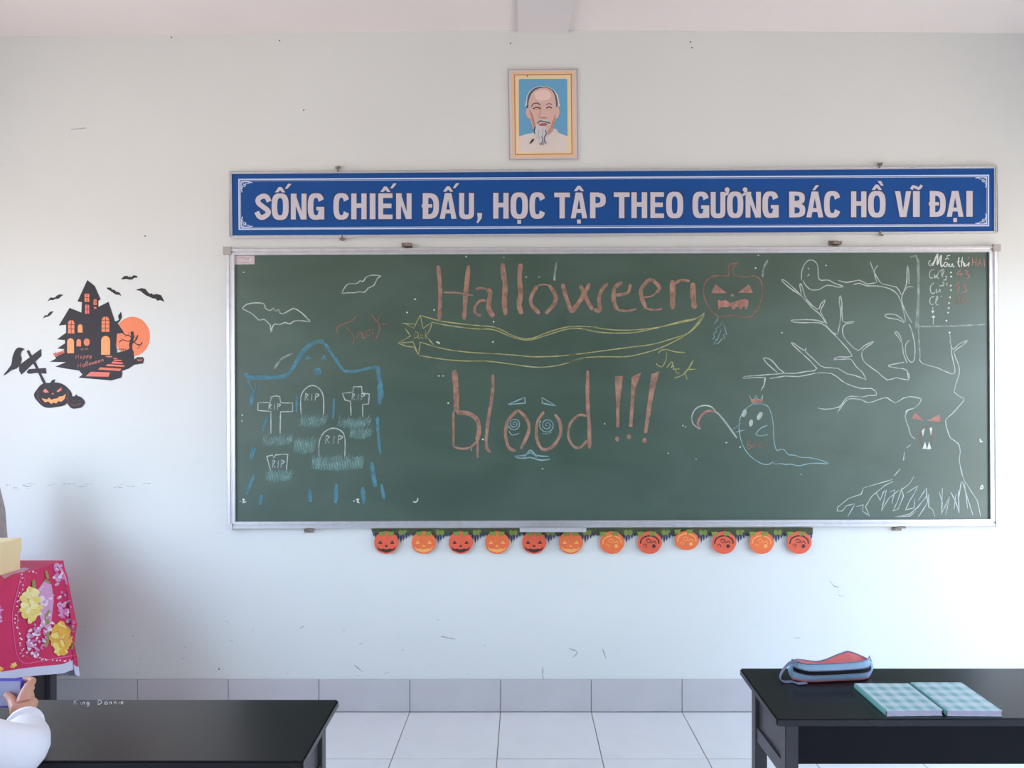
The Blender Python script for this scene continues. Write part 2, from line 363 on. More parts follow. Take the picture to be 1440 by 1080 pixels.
# Halloween
def letters(m, rows):
    for nm, r in rows: strokes('chalk_letter', m, r, 5.6, jit=.16)
letters(PNK, [
 ('H', [(CC((365,112),(380,290),(372,485)), 5.8), (CC((572,112),(552,300),(540,478)), 6.2), (CC((400,293),(450,295),(500,297),(600,315)), 2.2)]),
 ('a', [(CC((620,272),(655,264),(695,272)), 3), (CC((700,272),(716,300),(706,400),(742,458)), 6.6), (CC((690,350),(645,352),(612,400),(622,440),(655,450)), 3.6)]),
 ('l', [(CC((800,98),(805,160),(818,250),(812,340),(820,445)), 7)]), ('l', [(CC((922,100),(915,200),(922,300),(912,380),(930,440)), 7)]),
 ('o', [(CC((1035,250),(1000,310),(992,370),(1050,437)), 5.4), (CC((1090,437),(1150,370),(1155,310),(1115,245)), 5.4), (CC((1040,247),(1080,240),(1120,248)), 2)]),
 ('w', [(CC((1205,235),(1225,310),(1265,430)), 5.8), (CC((1265,430),(1330,340),(1390,232)), 5.8), (DD((75,240),(110,320),(160,412)), 5.8), (DD((170,410),(210,415),(203,340),(225,270),(265,235)), 5.2)]),
 ('e', [(DD((360,225),(310,262),(302,340),(325,410)), 5.6), (DD((320,408),(390,420),(455,405)), 3.2), (DD((305,312),(375,305),(405,285),(415,238)), 4.2)]),
 ('e', [(DD((590,295),(612,260),(550,208),(490,270),(492,330),(520,400)), 5.4), (DD((510,398),(570,412),(630,405)), 2.8), (DD((592,292),(560,318),(498,328)), 2.0)]),
 ('n', [(DD((700,212),(700,405)), 7.4), (DD((715,235),(760,210),(815,218)), 4), (DD((838,228),(838,300),(848,405)), 7.4)])])
# blood !!!
letters(PNK, [
 ('b', [(E((160,85),(170,200),(172,325)), 7.6), (E((155,320),(155,525)), 3), (E((172,330),(240,335),(292,372),(303,440),(290,490)), 6), (E((295,480),(295,592)), 3), (E((155,527),(210,540),(260,525),(295,490)), 3), (E((258,530),(258,552)), 3)]),
 ('l', [(E((383,110),(380,220),(352,400),(345,520),(368,562)), 4.4)]),
 ('o', [(E((528,315),(475,370),(455,450),(475,530),(515,552)), 4.4), (E((530,315),(580,370),(590,440),(545,540)), 4.4)]),
 ('o', [(E((680,325),(642,380),(635,470),(660,533),(692,543),(735,520),(775,450),(768,380),(742,340)), 4.4)]),
 ('d', [(E((932,88),(930,250),(940,400),(942,538)), 5.2), (E((925,350),(880,345),(830,395),(820,470),(850,525),(890,530),(928,490)), 3.4)])])
for pts, dot in (([(1088,118),(1135,118),(1116,300),(1114,415),(1096,415),(1097,300)], (1103,482)), ([(1185,125),(1240,98),(1205,200),(1190,412),(1170,412),(1182,230)], (1172,470)), ([(1300,108),(1346,90),(1312,230),(1275,448),(1256,448),(1280,260)], (1260,491))):
    f = Flat(YC); f.poly(E(*pts)); x, y = E(dot)[0]; f.ell(x, y, 3.2, 3.6, n=9); f.done('chalk_exclamation_mark', PNK, board)
def spiral(x, y, r, turns=2.6): return [(x+r*t/40*math.cos(turns*2*PI*t/40), y+r*t/40*math.sin(turns*2*PI*t/40)) for t in range(2, 41)]
f = Flat(YC)
x, y = E((507,395))[0]; f.line(spiral(x, y, 9.5), 1.1); f.line(E((475,435),(495,460),(535,450)), 1.0)
x, y = E((697,402))[0]; f.line(spiral(x, y, 11), 1.2); f.line(E((668,450),(700,452),(725,440)), 1)
f.line(E((470,283),(568,242),(570,275),(470,283)), 1.6, sm=0); f.line(E((667,243),(668,275),(748,292),(667,243)), 1.6, sm=0)
f.line(E((508,583),(570,575),(600,548),(640,578),(708,583)), 1.7); f.line(E((515,590),(560,595),(600,590),(660,605),(715,600)), 1.7); f.line(E((560,590),(600,562),(640,590)), 1.2)
f.done('chalk_face', PBL, board)
# comet banner
strokes('chalk_star', YEL, [S((555,175),(605,430),(780,310),(740,450),(660,570),(840,780),(555,690),(520,930),(415,685),(125,710),(370,575),(270,430)), S((215,335),(460,350)), S((290,350),(430,425),(555,175)), S((125,710),(300,770),(440,785),(520,930))], 1.4, sm=0)
strokes('chalk_word', YEL, [S((460,480),(435,615)), S((455,490),(510,520),(500,590),(440,615)), S((515,540),(515,620),(550,600),(560,540)), S((610,545),(580,580),(590,620),(620,605)), S((650,460),(650,640)), S((690,560),(652,590),(680,620))], .9)
strokes('chalk_comet_tail', YEL, [CC((250,450),(330,473),(400,490),(600,515),(730,525),(800,550),(880,590),(950,605),(1010,600),(1100,565),(1220,530),(1320,522),(1440,528))+DD((150,525),(280,545),(420,548),(600,530),(750,490),(870,465),(915,430)),
 CC((325,495),(450,520),(620,540),(740,545),(850,590),(930,612),(1000,612),(1100,582),(1220,545),(1320,537))+DD((200,562),(330,568),(460,562),(650,520),(860,475)),
 CC((345,660),(450,683),(600,700),(700,705),(860,715),(1000,728),(1150,725),(1300,712))+DD((0,718),(200,692),(400,665),(560,645),(700,605),(800,570),(860,510),(890,465)),
 CC((240,720),(400,745),(560,757),(690,757),(860,778),(1000,797),(1100,797),(1200,780),(1340,740))+DD((0,768),(100,735),(240,728),(380,728),(480,710),(600,675),(720,620),(820,560),(880,500),(915,440))], 1.5, sm=3)
# chalk jack-o'-lantern with a leaf
f = Flat(YC)
f.line(DD((1080,185),(1030,180),(970,185),(925,225),(908,270),(915,330),(950,400),(1000,450),(1050,455),(1100,445),(1150,455),(1220,460),(1270,410),(1300,330),(1305,260),(1290,205),(1250,182),(1200,190),(1130,182)), 1.8)
f.line(DD((1080,188),(1078,115),(1110,100),(1145,92),(1115,120),(1108,150),(1118,182)), 1.7)
for p in ([(990,238),(1065,298),(960,300)], [(1215,240),(1243,298),(1143,295)], [(1103,298),(1118,320),(1090,320)], [(1005,345),(1030,350),(1060,345),(1085,365),(1110,360),(1150,345),(1190,338),(1213,350),(1210,380),(1197,412),(1180,385),(1160,410),(1140,385),(1110,412),(1090,385),(1060,395),(1030,390),(1010,410)]): f.poly(DD(*p), 1, 1)
f.done('chalk_pumpkin', BRK, board, [BRK, PNK2])
strokes('chalk_leaf', PBL, [DD((1010,455),(1000,480),(980,508)), DD((1040,490),(1020,520),(990,540),(1000,550),(975,580),(985,590),(968,608),(1000,610),(975,645),(1010,635),(1035,605),(1050,610),(1045,580),(1065,578),(1055,540),(1045,510)), DD((1030,540),(1000,620))], 1.0, sm=0)
strokes('chalk_smear', FNT, [G((228,95),(200,150),(195,205)), CC((1165,90),(1155,150),(1150,215)), A((500,770),(420,810),(370,880))], 3)
# large blue ghost
f = Flat(YC); k = 0
for p, wd in ((A((175,905),(195,935),(300,938),(440,928),(500,870),(560,770),(620,710),(680,688),(715,695)), 5.6), (A((720,700),(780,790),(850,890)), 4.6), (A((850,893),(920,895),(1000,880),(1060,865),(1100,872)), 4.2), (A((1085,865),(1095,930),(1108,1000),(1112,1080)), 6), (B((1095,0),(1100,60),(1098,140)), 5.6), (B((1085,225),(1088,330),(1105,485)), 4.6), (B((1045,540),(1055,620),(1072,710)), 5.5), (B((1112,690),(1130,795)), 5),
        (B((617,728),(622,815)), 6), (B((802,688),(795,822)), 6), (B((980,712),(992,825)), 6.5), (B((285,765),(272,835)), 6), (B((232,628),(180,760)), 4.6), (B((240,440),(210,530)), 4), (B((225,430),(200,520)), 2), (B((322,220),(295,325)), 4.4), (A((178,910),(205,990),(235,1040)), 2.8), (A((245,980),(240,1050)), 2), (B((222,55),(215,145)), 6), (B((528,85),(525,200)), 3), (B((785,100),(778,240)), 3.4)):
    f.line(p, wd, k*.15, jit=.2); k += 1
for p in (A((600,783),(632,808),(585,815)), A((718,776),(735,815),(690,810))): f.poly(p, 1)
x, y = A((672,895))[0]; f.ell(x, y, 5, 5)
f.done('chalk_ghost', BLU, board)
# headstones and grass
def rip(f, x0, y0, x1, y1, m=0):
    w3 = (x1-x0)/3; h = y1-y0; t = 1.5
    P = lambda u, v: (x0+u*w3, y1-v*h)
    f.line([P(.1, 0), P(.2, 1)], t, 1, m); f.line([P(.2, 1), P(.7, .8), P(.25, .5)], t, 1, m); f.line([P(.25, .5), P(.8, .02)], t, 1, m)
    f.line([P(1.4, 0), P(1.5, .95)], t, 1, m); f.line([P(2.1, 0), P(2.2, 1)], t, 1, m); f.line([P(2.2, 1), P(2.9, .8), P(2.25, .48)], t, 1, m)
for p, (a, b) in ((B((348,345),(348,190),(258,182),(260,130),(345,128),(350,90),(380,82),(410,86),(415,130),(498,132),(498,190),(415,192),(412,345)), ((330,135),(418,178))),
        (B((557,210),(555,90),(590,30),(640,10),(690,40),(712,100),(712,210)), ((580,65),(685,115))), (B((902,220),(898,120),(860,110),(842,65),(915,55),(918,20),(975,18),(978,62),(1028,70),(1022,138),(982,140),(982,228)), ((905,65),(1000,112))),
        (B((680,500),(682,400),(715,335),(775,305),(835,325),(860,380),(858,510)), ((722,355),(850,412))), (B((348,605),(320,500),(360,490),(368,512),(380,490),(430,485),(465,485),(455,600)), ((355,525),(445,580)))):
    f = Flat(YC); f.line(p, 1.6, sm=(3 if len(p) == 7 else 0)); (x0, y0), (x1, y1) = B(a, b); rip(f, x0, y0, x1, y1); f.done('chalk_headstone', WHT, board)
for x0, x1, yt, yb, sk_ in ((290,490,352,432,.1), (550,728,212,305,.05), (812,1035,225,310,.1), (890,1045,295,385,0), (503,655,372,488,-.05), (628,985,490,605,0), (308,492,590,682,0)):
    f = Flat(YC); n = int((x1-x0)/9)
    for i in range(n):
        u = (i+.5)/n; x = x0+(x1-x0)*u; edge = .55+.45*math.sin(PI*u); bt = yb-(yb-yt)*(.35*(1-edge))-random.uniform(0, 10); tp = yt+random.uniform(0, 22)
        f.line(B((x+14, tp), (x+random.uniform(-10, -2), bt)), random.uniform(1.6, 2.6), i*.05)
        if i % 2: f.line(B((x-8, tp+12), (x+6, bt-12)), 1.2, i*.05, 1)
        if i % 3 == 0: f.line(B((x+random.uniform(-4, 4), tp+15), (x+random.uniform(10, 22), tp-14)), .9, i*.05, 1)
    f.done('chalk_grass', TEA, board, [TEA, FNT])['kind'] = 'stuff'
# ghost with crown and scythe
f = Flat(YC)
f.line(FF((640,475),(580,520),(540,600),(540,700),(570,800),(620,870),(700,925),(755,935),(790,920),(810,932),(850,928),(890,935),(930,933),(990,945),(1060,930),(1130,925),(1215,930),(1150,900),(1080,885),(1040,882),(1000,880),(960,865),(910,860),(880,825),(850,820),(820,825),(800,740),(795,620),(770,520),(730,480),(640,475)), 1.2)
f.line(FF((612,408),(632,445),(650,440),(665,408),(680,440),(700,440),(716,408),(712,465)), 1.1, sm=0)
f.poly(FF((620,430),(645,445),(665,425),(685,445),(712,430),(715,468),(630,468)), 1, 1)
for x, y, a, b, r in ((576,545,3,5.6,.3), (693,566,3.2,6.4,.5), (627,620,2.8,5,.2)): u, v = FF((x, y))[0]; f.ell(u, v, a, b, 1, 2, rot=r)
for p in (((485,670),(555,620)), ((510,690),(580,672)), ((660,705),(700,660),(752,638)), ((660,705),(695,718),(755,708))): f.line(FF(*p), 1.2, 1)
f.done('chalk_ghost', PBL, board, [PBL, PNK2, WHT])
f = Flat(YC); f.line(FF((365,535),(430,610),(520,735)), 2.4, 0, 0); f.line(FF((243,668),(190,630),(178,570),(210,510),(270,487),(330,500),(368,548)), 1.8, 1, 0); f.line(FF((243,668),(222,620),(258,555),(310,527),(360,540)), 3.2, .5, 1)
f.done('chalk_scythe', WHT, board, [WHT, PNK2])
strokes('chalk_word', BRK, [FF((600,745),(602,818)), FF((602,755),(628,768),(605,785),(637,800),(602,818)), FF((655,775),(641,790),(655,806),(669,790),(655,775)), FF((700,772),(684,790),(700,808),(716,790),(700,772)), FF((748,738),(748,800))], 1.2)
# bare tree
f = Flat(YC)
for r in (G((865,870),(790,840),(740,830),(680,795),(600,790),(560,770),(520,730),(475,690),(475,660),(462,680),(400,635),(380,632),(440,690),(545,795),(480,815),(340,828),(270,760),(240,735),(198,728),(230,770),(290,822)),
 G((330,828),(200,838),(80,848),(85,860),(210,855),(185,940)), G((215,855),(205,900),(195,925)), G((240,862),(340,845),(430,848),(540,825)), G((545,825),(640,828),(700,870),(740,895),(830,925),(900,925),(932,955),(920,970),(880,970),(840,980),(760,975),(720,1005),(690,1045),(600,1060),(550,1050)),
 G((680,1078),(730,1010),(770,990),(840,1000),(880,1018),(950,995),(1000,985),(1050,1018),(1100,990),(1150,978),(1215,990),(1215,1010),(1180,1050),(1130,1065),(1120,1080)),
 G((865,870),(840,820),(800,785),(770,740),(740,735),(655,738),(690,720),(775,715),(690,610),(600,520),(550,500),(480,500),(400,497),(378,485),(410,482),(480,480),(550,485),(600,500),(560,440),(520,410),(450,330),(390,290),(330,240),(320,220),(350,235),(400,280),(445,320),(435,260),(445,250),(460,300),(480,350),(550,415),(570,380),(600,352),(590,380),(570,420),(580,450),(612,508)),
 G((680,570),(695,500),(700,430),(690,360),(697,325),(708,380),(712,490),(760,495),(790,490)), G((600,505),(640,560),(680,575)), G((785,500),(730,510),(712,540),(720,590),(760,640),(812,680),(850,650),(910,620),(900,635),(840,680),(840,730),(870,770),(940,820),(1000,870),(1060,855),(1140,870),(1130,810),(1085,795)),
 G((1110,755),(1060,765),(1010,775),(1020,785),(1090,797)), G((1130,762),(1105,700),(1095,630),(1050,565),(1065,560),(1085,590),(1095,620)), G((1145,612),(1120,640),(1120,700),(1145,750),(1170,750),(1180,700),(1175,620),(1155,540),(1140,510)),
 G((1120,490),(1100,400),(1080,340),(1050,300),(1000,275),(930,262),(870,262),(820,245),(780,255)), G((1160,500),(1125,440),(1100,380),(1095,330),(1130,270),(1170,270)), G((1095,325),(1125,250),(1128,180),(1132,130),(1140,180),(1140,250)), G((1090,320),(1060,270),(970,250),(940,215),(910,160),(890,105)), G((935,240),(915,170),(940,128)), G((680,225),(740,240),(820,225),(870,250),(930,240)),
 G((1115,495),(1060,450),(1000,445),(985,455),(1010,470),(1070,480),(1110,500)),
 H((515,215),(530,240),(600,260),(670,290),(685,270),(670,200),(660,95)), H((660,130),(675,175),(700,150),(745,130),(720,155),(680,185),(700,240),(705,290),(680,375),(725,405),(715,430),(670,480),(640,510),(650,560),(665,595),(700,620),(710,660),(705,700),(720,770),(735,810)),
 H((455,265),(465,318)), H((445,690),(440,700)), H((495,598),(475,580),(465,545),(448,490),(465,460),(480,455)), H((475,625),(455,640)), H((445,660),(440,698)), H((425,740),(395,775))): f.line(r, 1.4, sm=2, jit=.2)
for r in (H((390,790),(320,810),(250,830),(240,860),(180,880),(130,920),(125,940),(150,940),(170,915),(210,905),(200,925),(175,968)), H((215,920),(250,910),(245,940),(280,965),(260,920),(290,870),(350,820),(390,800)), H((310,850),(330,890),(345,850),(360,840),(335,940),(370,880),(420,840)),
 H((490,775),(470,810),(430,840),(410,900),(390,940),(415,930),(440,870),(430,830)), H((455,855),(510,820),(490,860),(470,890),(450,935),(490,925),(495,880)), H((510,890),(550,830),(550,870),(510,920),(470,955),(400,968),(470,965),(500,940)), H((550,850),(555,900),(510,970)), H((560,860),(560,920),(580,935),(590,970)), H((625,830),(620,955),(660,870),(640,960)), H((610,850),(625,900),(620,955)), H((665,850),(690,900),(705,950),(700,840)), H((715,800),(700,890)), H((720,800),(745,880),(770,960)), H((730,810),(745,930)), H((735,805),(790,890),(808,968)), H((375,850),(400,840),(385,905)), H((690,860),(680,930))): f.line(r, 1.3, .5, sm=1, jit=.2)
f.poly(H((495,472),(537,512),(480,500)), 1, 1); f.poly(H((612,480),(618,517),(552,512)), 1, 1)
f.line([(x, y) for x, y in [H((550+28*math.cos(t), 592+52*math.sin(t)))[0] for t in [2*PI*k/16 for k in range(17)]]], 1.2, .8, 2)
for p in ([(526,560),(542,545),(533,587)], [(563,545),(577,545),(571,584)], [(543,610),(552,646),(530,645)], [(562,610),(573,645),(552,648)]): f.poly(H(*p), 1.5, 3)
f.done('chalk_tree', WHT, board, [WHT, PNK2, BRK, WHT2])
strokes('chalk_ghost', WHT, [G((445,225),(450,160),(480,105),(520,97),(550,130),(555,200),(570,225),(620,225),(660,245),(715,265),(680,270),(640,260),(600,262),(560,285),(510,287),(475,260),(455,225)), (G((488,145),(496,155)), 3), (G((485,198),(498,186)), 2)], 1.4)
# corner notes
strokes('chalk_divider', FNT, [G((1150,78),(1175,70),(1195,90),(1200,300),(1190,450),(1185,540)), G((1205,90),(1205,350),(1200,500),(1213,735)), K((100,990),(500,985),(870,965))], 2.2, sm=2)
strokes('chalk_word', WHT2, [(N((150,252),(180,190),(240,40),(250,70),(240,240)), 2.0), (N((245,240),(320,50),(308,200),(325,268),(360,235)), 1.9), N((440,200),(390,190),(370,240),(400,275),(440,210),(450,272)), N((390,140),(430,105),(460,130)), N((420,75),(450,60),(490,60)), N((480,210),(475,260),(510,262),(530,210),(545,272),(575,265)),
 (N((660,90),(640,200),(670,278)), 1.8), N((610,180),(690,165)), (N((722,85),(700,272)), 1.8), N((700,205),(740,180),(748,268)), N((765,200),(770,258),(810,240),(850,190),(830,268)), N((835,95),(845,110))], 1.25)
strokes('chalk_word', WHT, [N((120,150),(85,180),(85,230),(120,252),(150,200),(165,260)), N((190,330),(120,340),(95,420),(120,490),(170,470)), N((190,410),(195,490),(225,430),(232,480)), N((335,325),(270,380),(240,470),(280,492)), N((330,460),(372,350),(350,320),(328,420),(352,472)), N((395,460),(420,450),(400,510),(360,525),(420,520)), N((340,575),(370,568),(350,620),(285,635),(370,632)), N((425,570),(425,635)), N((400,600),(445,598)),
 N((180,575),(120,640),(115,730),(150,780),(200,760)), N((225,690),(225,762),(270,740),(293,700),(300,765)), N((190,830),(120,860),(100,930),(130,990),(180,975)), N((200,960),(252,870),(240,828),(215,920),(225,990),(262,995)), (N((298,832),(332,830)), 1.5)], 1.2)
f = Flat(YC)
for x, y in N((505,380),(508,458),(500,630),(503,715),(485,852),(468,962),(462,1055))+K((443,828),(423,922),(460,1060)): f.ell(x, y, 1.35, 1.3, n=8)
f.line(K((265,758),(265,820)), 1.3); f.poly(K((245,805),(285,805),(263,840))); f.line(K((270,885),(268,970)), 1.3); f.poly(K((248,885),(295,885),(270,858)))
f.done('chalk_dots_and_arrows', WHT2, board)
strokes('chalk_word', PNK2, [N((915,110),(905,258)), N((985,110),(975,258)), N((905,190),(985,180)), N((1010,262),(1060,125),(1085,255)), N((1025,212),(1078,205)), N((1130,120),(1142,265))], 2.0, sm=0)
strokes('chalk_number', PNK2, [N((690,335),(615,405),(735,410)), N((695,375),(690,475)), N((765,350),(820,350),(795,400),(850,440),(830,490),(800,492)), N((580,640),(650,578),(630,775)), N((735,610),(790,612),(760,660),(802,710),(770,748),(720,748))], 1.5)
strokes('chalk_number', BRK, [N((575,890),(625,860),(600,905),(645,940),(620,980),(575,992)), [N((742+52*math.cos(t), 905+66*math.sin(t)))[0] for t in [2*PI*k/12 for k in range(13)]]], 1.4)
f = Flat(YC)
for x, y in CC((365,630),(735,628),(740,492),(555,52),(810,58),(155,430),(210,340),(960,190),(338,412),(1048,190))+B((150,215),(148,255))+A((1290,487),(160,210),(1343,395))+E((70,118),(95,118),(125,275),(325,485),(1030,395),(1398,565),(670,655))+G((150,147),(320,565),(605,130),(168,65))+FF((440,770),(545,803),(1008,1010),(210,895),(110,640),(130,650)):
    f.ell(x, y, random.uniform(.7, 1.6), random.uniform(.6, 1.3), n=7)
for p in (B((132,812),(140,812)), B((150,800),(165,795),(155,818),(178,812)), B((920,802),(924,815)), B((935,800),(955,795),(945,812),(960,820)), B((1330,812),(1350,815),(1362,800),(1360,788)), H((804,597),(806,612),(815,608)), H((810,820),(806,835),(818,830),(812,815)), CC((352,625),(375,640),(368,628))): f.line(p, 1.7)
f.done('chalk_specks', WHT2, board)['kind'] = 'stuff'
# chalk tray with sticks of chalk
g = bmesh.new(); a = W(731, 738.5, -.03); b = W(823, 745.5, -.03)
x0, x1, zt, zb = a.x, b.x, a.z, b.z
prism(g, [(x0, -.037, zb), (x0, -.085, zb), (x0, -.092, zt-.004), (x0, -.088, zt-.004), (x0, -.083, zb+.004), (x0, -.04, zb+.004), (x0, -.04, zt), (x0, -.037, zt)], (x1-x0, 0, 0)); fin('chalk_tray', g, M_ALU, board)
for x, cl, L, lab in ((741, (.9,.9,.9,1), .012, 'short white chalk stub at left end of the chalk tray'), (758, (.8,.5,.48,1), .03, 'long pink chalk stick left of the middle of the tray'), (768, (.85,.55,.52,1), .02, 'pale pink chalk piece in the middle of the tray'), (778, (.75,.32,.32,1), .026, 'red chalk piece right of the middle of the tray'), (784, (.88,.86,.83,1), .016, 'white chalk piece touching the red one in the tray'), (806, (.82,.7,.75,1), .014, 'lilac chalk bit near right end of the tray')):
    p = W(x, 740, -.066); z = zb+.009; g = bmesh.new(); tube(g, [(p.x-L/2, -.062, z), (p.x+L/2, -.066, z)], .0048, 8)
    tag(fin('chalk_stick', g, mat('chalk_stick_%d' % x, cl, .9)), lab, 'chalk', 'chalk pieces in the tray')

# ---------------------------------------------------------------- slogan banner
YS = -.020
ban = empty('slogan_banner', W(861, 330), 'long blue slogan banner in aluminium frame with white Vietnamese capitals above the chalkboard', 'banner')
M_BLUE = mat('banner_blue', srgb(14, 76, 146), .55, spec=.3, noise=.05, nscale=3); M_LET = mat('banner_letter', srgb(205, 200, 208), .5); M_RIM = mat('letter_rim', srgb(50, 60, 100), .6); M_LINE = mat('banner_line', srgb(205, 220, 245), .5)
g = bmesh.new(); prism(g, [W(324, 243, -.002), W(1399, 235, -.002), W(1400, 327, -.002), W(325, 334, -.002)], (0, -.0175, 0)); fin('banner_panel', g, M_BLUE, ban)
BO = [(321.5, 241.5), (1402.5, 233), (1402.5, 328.3), (324, 336)]; BI = [(326, 244.8), (1397.4, 237), (1397.4, 324.8), (327, 331)]
for k in range(4):
    j = (k+1) % 4; rail([BO[k], BO[j], BI[j], BI[k]], 'frame_rail', ban, M_ALU, depth=.024)
f = Flat(YS-.0002); bl = [(335, 251.5), (1391, 245.6), (1391, 318.2), (335.5, 323.2)]; bi = [(337, 253.3), (1389.2, 247.4), (1389.2, 316.4), (337.5, 321.4)]
f.ring(bl, bi); f.ring([(337.9, 254.2), (1388.2, 248.3), (1388.2, 315.5), (338.4, 320.5)], [(338.5, 254.8), (1387.6, 248.9), (1387.6, 314.9), (339, 319.9)]); f.done('border_line', M_LINE, ban)
for cx, cy, sx, sy in ((339, 255.5, 1, 1), (339.5, 319.5, 1, -1), (1387.5, 249, -1, 1), (1387.5, 315, -1, -1)):
    f = Flat(YS-.0004); P = lambda *p: [(cx+sx*a, cy+sy*b) for a, b in p]
    f.line(P((0, .5), (8, 0), (16, 1.5)), 1.3); f.line(P((.5, 0), (0, 8), (1.5, 15)), 1.3); f.line(P((2, 10), (2.5, 5), (6, 4), (5, 7), (3, 6)), .9); f.line(P((12, 2), (8, 3), (5, 2.5)), .9); f.line(P((1, 1), (7, 6)), 1.1)
    f.done('corner_ornament', M_LINE, ban)
def glyph(ch, x0, x1, yt, yb):
    """heavy condensed capitals built of bars and half rings; returns faces as pixel outlines and rings"""
    w, h = x1-x0, yb-yt; s = min(8.0, w*.34) if ch not in 'I' else w; t = 6.4; polys = []; rings = []
    R = lambda a, b, c, d: polys.append([(a, b), (c, b), (c, d), (a, d)])
    def se(cx, cy, rx, ry, t, n=2.9): c, q = math.cos(t), math.sin(t); return (cx+rx*math.copysign(abs(c)**(2/n), c), cy+ry*math.copysign(abs(q)**(2/n), q))
    def bowl(a0, a1, cx, cy, rx, ry, sx, sy, n=2.9, k=22):
        ts = [a0+(a1-a0)*i/k for i in range(k+1)]; rings.append(([se(cx, cy, rx, ry, q, n) for q in ts], [se(cx, cy, rx-sx, ry-sy, q, n) for q in ts]))
    cx, cy = (x0+x1)/2, (yt+yb)/2; o = .6
    if ch == 'I': R(x0, yt, x1, yb)
    elif ch == 'H': R(x0, yt, x0+s, yb); R(x1-s, yt, x1, yb); R(x0+s, cy-t/2-1, x1-s, cy+t/2-1)
    elif ch == 'N': R(x0, yt, x0+s-.5, yb); R(x1-s+.5, yt, x1, yb); polys.append([(x0+s-1, yt), (x1-s+1, yb-9), (x1-s+1, yb), (x1-s-.5, yb), (x0+s-1, yt+16)]); polys.append([(x0, yt), (x0+s+.5, yt), (x0+s+.5, yt+8)])
    elif ch == 'E': R(x0, yt, x0+s, yb); R(x0+s, yt, x1, yt+t); R(x0+s, cy-t/2-.5, x1-1.5, cy+t/2-.5); R(x0+s, yb-t, x1, yb)
    elif ch == 'T': R(x0, yt, x1, yt+t); R(cx-s/2, yt+t, cx+s/2, yb)
    elif ch == 'A':
        m = 4.6; polys.append([(cx-m, yt), (cx, yt), (cx, yt+9), (x0+s*.88, yb), (x0, yb)]); polys.append([(cx, yt), (cx+m, yt), (x1, yb), (x1-s*.88, yb), (cx, yt+9)]); R(cx-w*.22, yb-13, cx+w*.22, yb-7.5)
    elif ch == 'V': polys.append([(x0, yt), (x0+s*.95, yt), (cx, yb-9), (cx, yb), (cx-4.6, yb)]); polys.append([(x1, yt), (cx+4.6, yb), (cx, yb), (cx, yb-9), (x1-s*.95, yt)])
    elif ch == 'O': bowl(0, 2*PI, cx, cy, w/2, h/2+o, s, t)
    elif ch in 'CG':
        bowl(PI*.0+.12 if ch == 'G' else .42, 2*PI-.42, cx, cy, w/2, h/2+o, s, t)
        if ch == 'G': R(cx+.5, cy+.5, x1, cy+5.5); R(x1-s+.5, cy+5.5, x1, yb)
    elif ch == 'U': R(x0, yt, x0+s, yb-10); R(x1-s, yt, x1, yb-10); bowl(0, PI, cx, yb-10, w/2, 10+o, s, t)
    elif ch == 'D': R(x0, yt, x0+s, yb); bowl(-PI/2, PI/2, x0+s-1, cy, w-s+1, h/2, s, t)
    elif ch == 'P': R(x0, yt, x0+s, yb); bowl(-PI/2, PI/2, x0+s-1, yt+10.5, w-s+1, 10.5, s, 5.8)
    elif ch == 'B': R(x0, yt, x0+s, yb); bowl(-PI/2, PI/2, x0+s-1, yt+9.2, w-s+.3, 9.2, s-.3, 5.4); bowl(-PI/2, PI/2, x0+s-1, yb-10, w-s+1, 10, s, 5.6)
    elif ch == 'S':
        p = smooth_path([(x1-2.6, yt+11), (x1-5.5, yt+4.8), (cx, yt+3.2), (x0+4.6, yt+7), (x0+4.6, yt+12.6), (cx-.5, cy-.3), (x1-4.4, cy+5.4), (x1-4.0, yb-8.2), (cx, yb-3.2), (x0+5.5, yb-4.8), (x0+2.2, yb-11)], 4); polys.append(('line', p, 7.0))
    elif ch == ',': polys.append([(x0+1, yt-8), (x1, yt-8), (x1-.5, yt-1), (x0+2.5, yt+6), (x0, yt+6), (x0+2, yt)])
    return polys, rings
def drift(x): return -4.0*(x-370)/980
TXT = [('S',358.8,380.9,''),('O',381.9,406,'^/'),('N',409,431,''),('G',432.8,456,''),('C',468.8,491.4,''),('H',494,515.5,''),('I',520,528,''),('E',532,552,'^/'),('N',557,578.8,''),('D',594.5,617.3,'-'),('A',618.3,642,'^/'),('U',645.6,666.6,''),(',',670,678,''),
 ('H',693.6,715.2,''),('O',717.8,742.5,'.'),('C',744.5,767,''),('T',779.5,801.5,''),('A',802.6,825.7,'^.'),('P',829.8,851.9,''),('T',863.2,885.3,''),('H',887.9,910,''),('E',914.6,933.6,''),('O',936.7,960.8,''),('G',973.7,997.3,''),('U',999.4,1020,"'"),('O',1022.3,1045.3,"'"),('N',1048.5,1070,''),('G',1072,1095,''),
 ('B',1109.7,1132.4,''),('A',1134,1157.7,'/'),('C',1158.8,1182,''),('H',1196.8,1218.4,''),('O',1220.6,1245.4,'^`'),('V',1258.6,1281.3,''),('I',1283.9,1293.4,'~'),('D',1307.5,1329.8,'-'),('A',1331.4,1355,'.'),('I',1358.9,1367.8,'')]
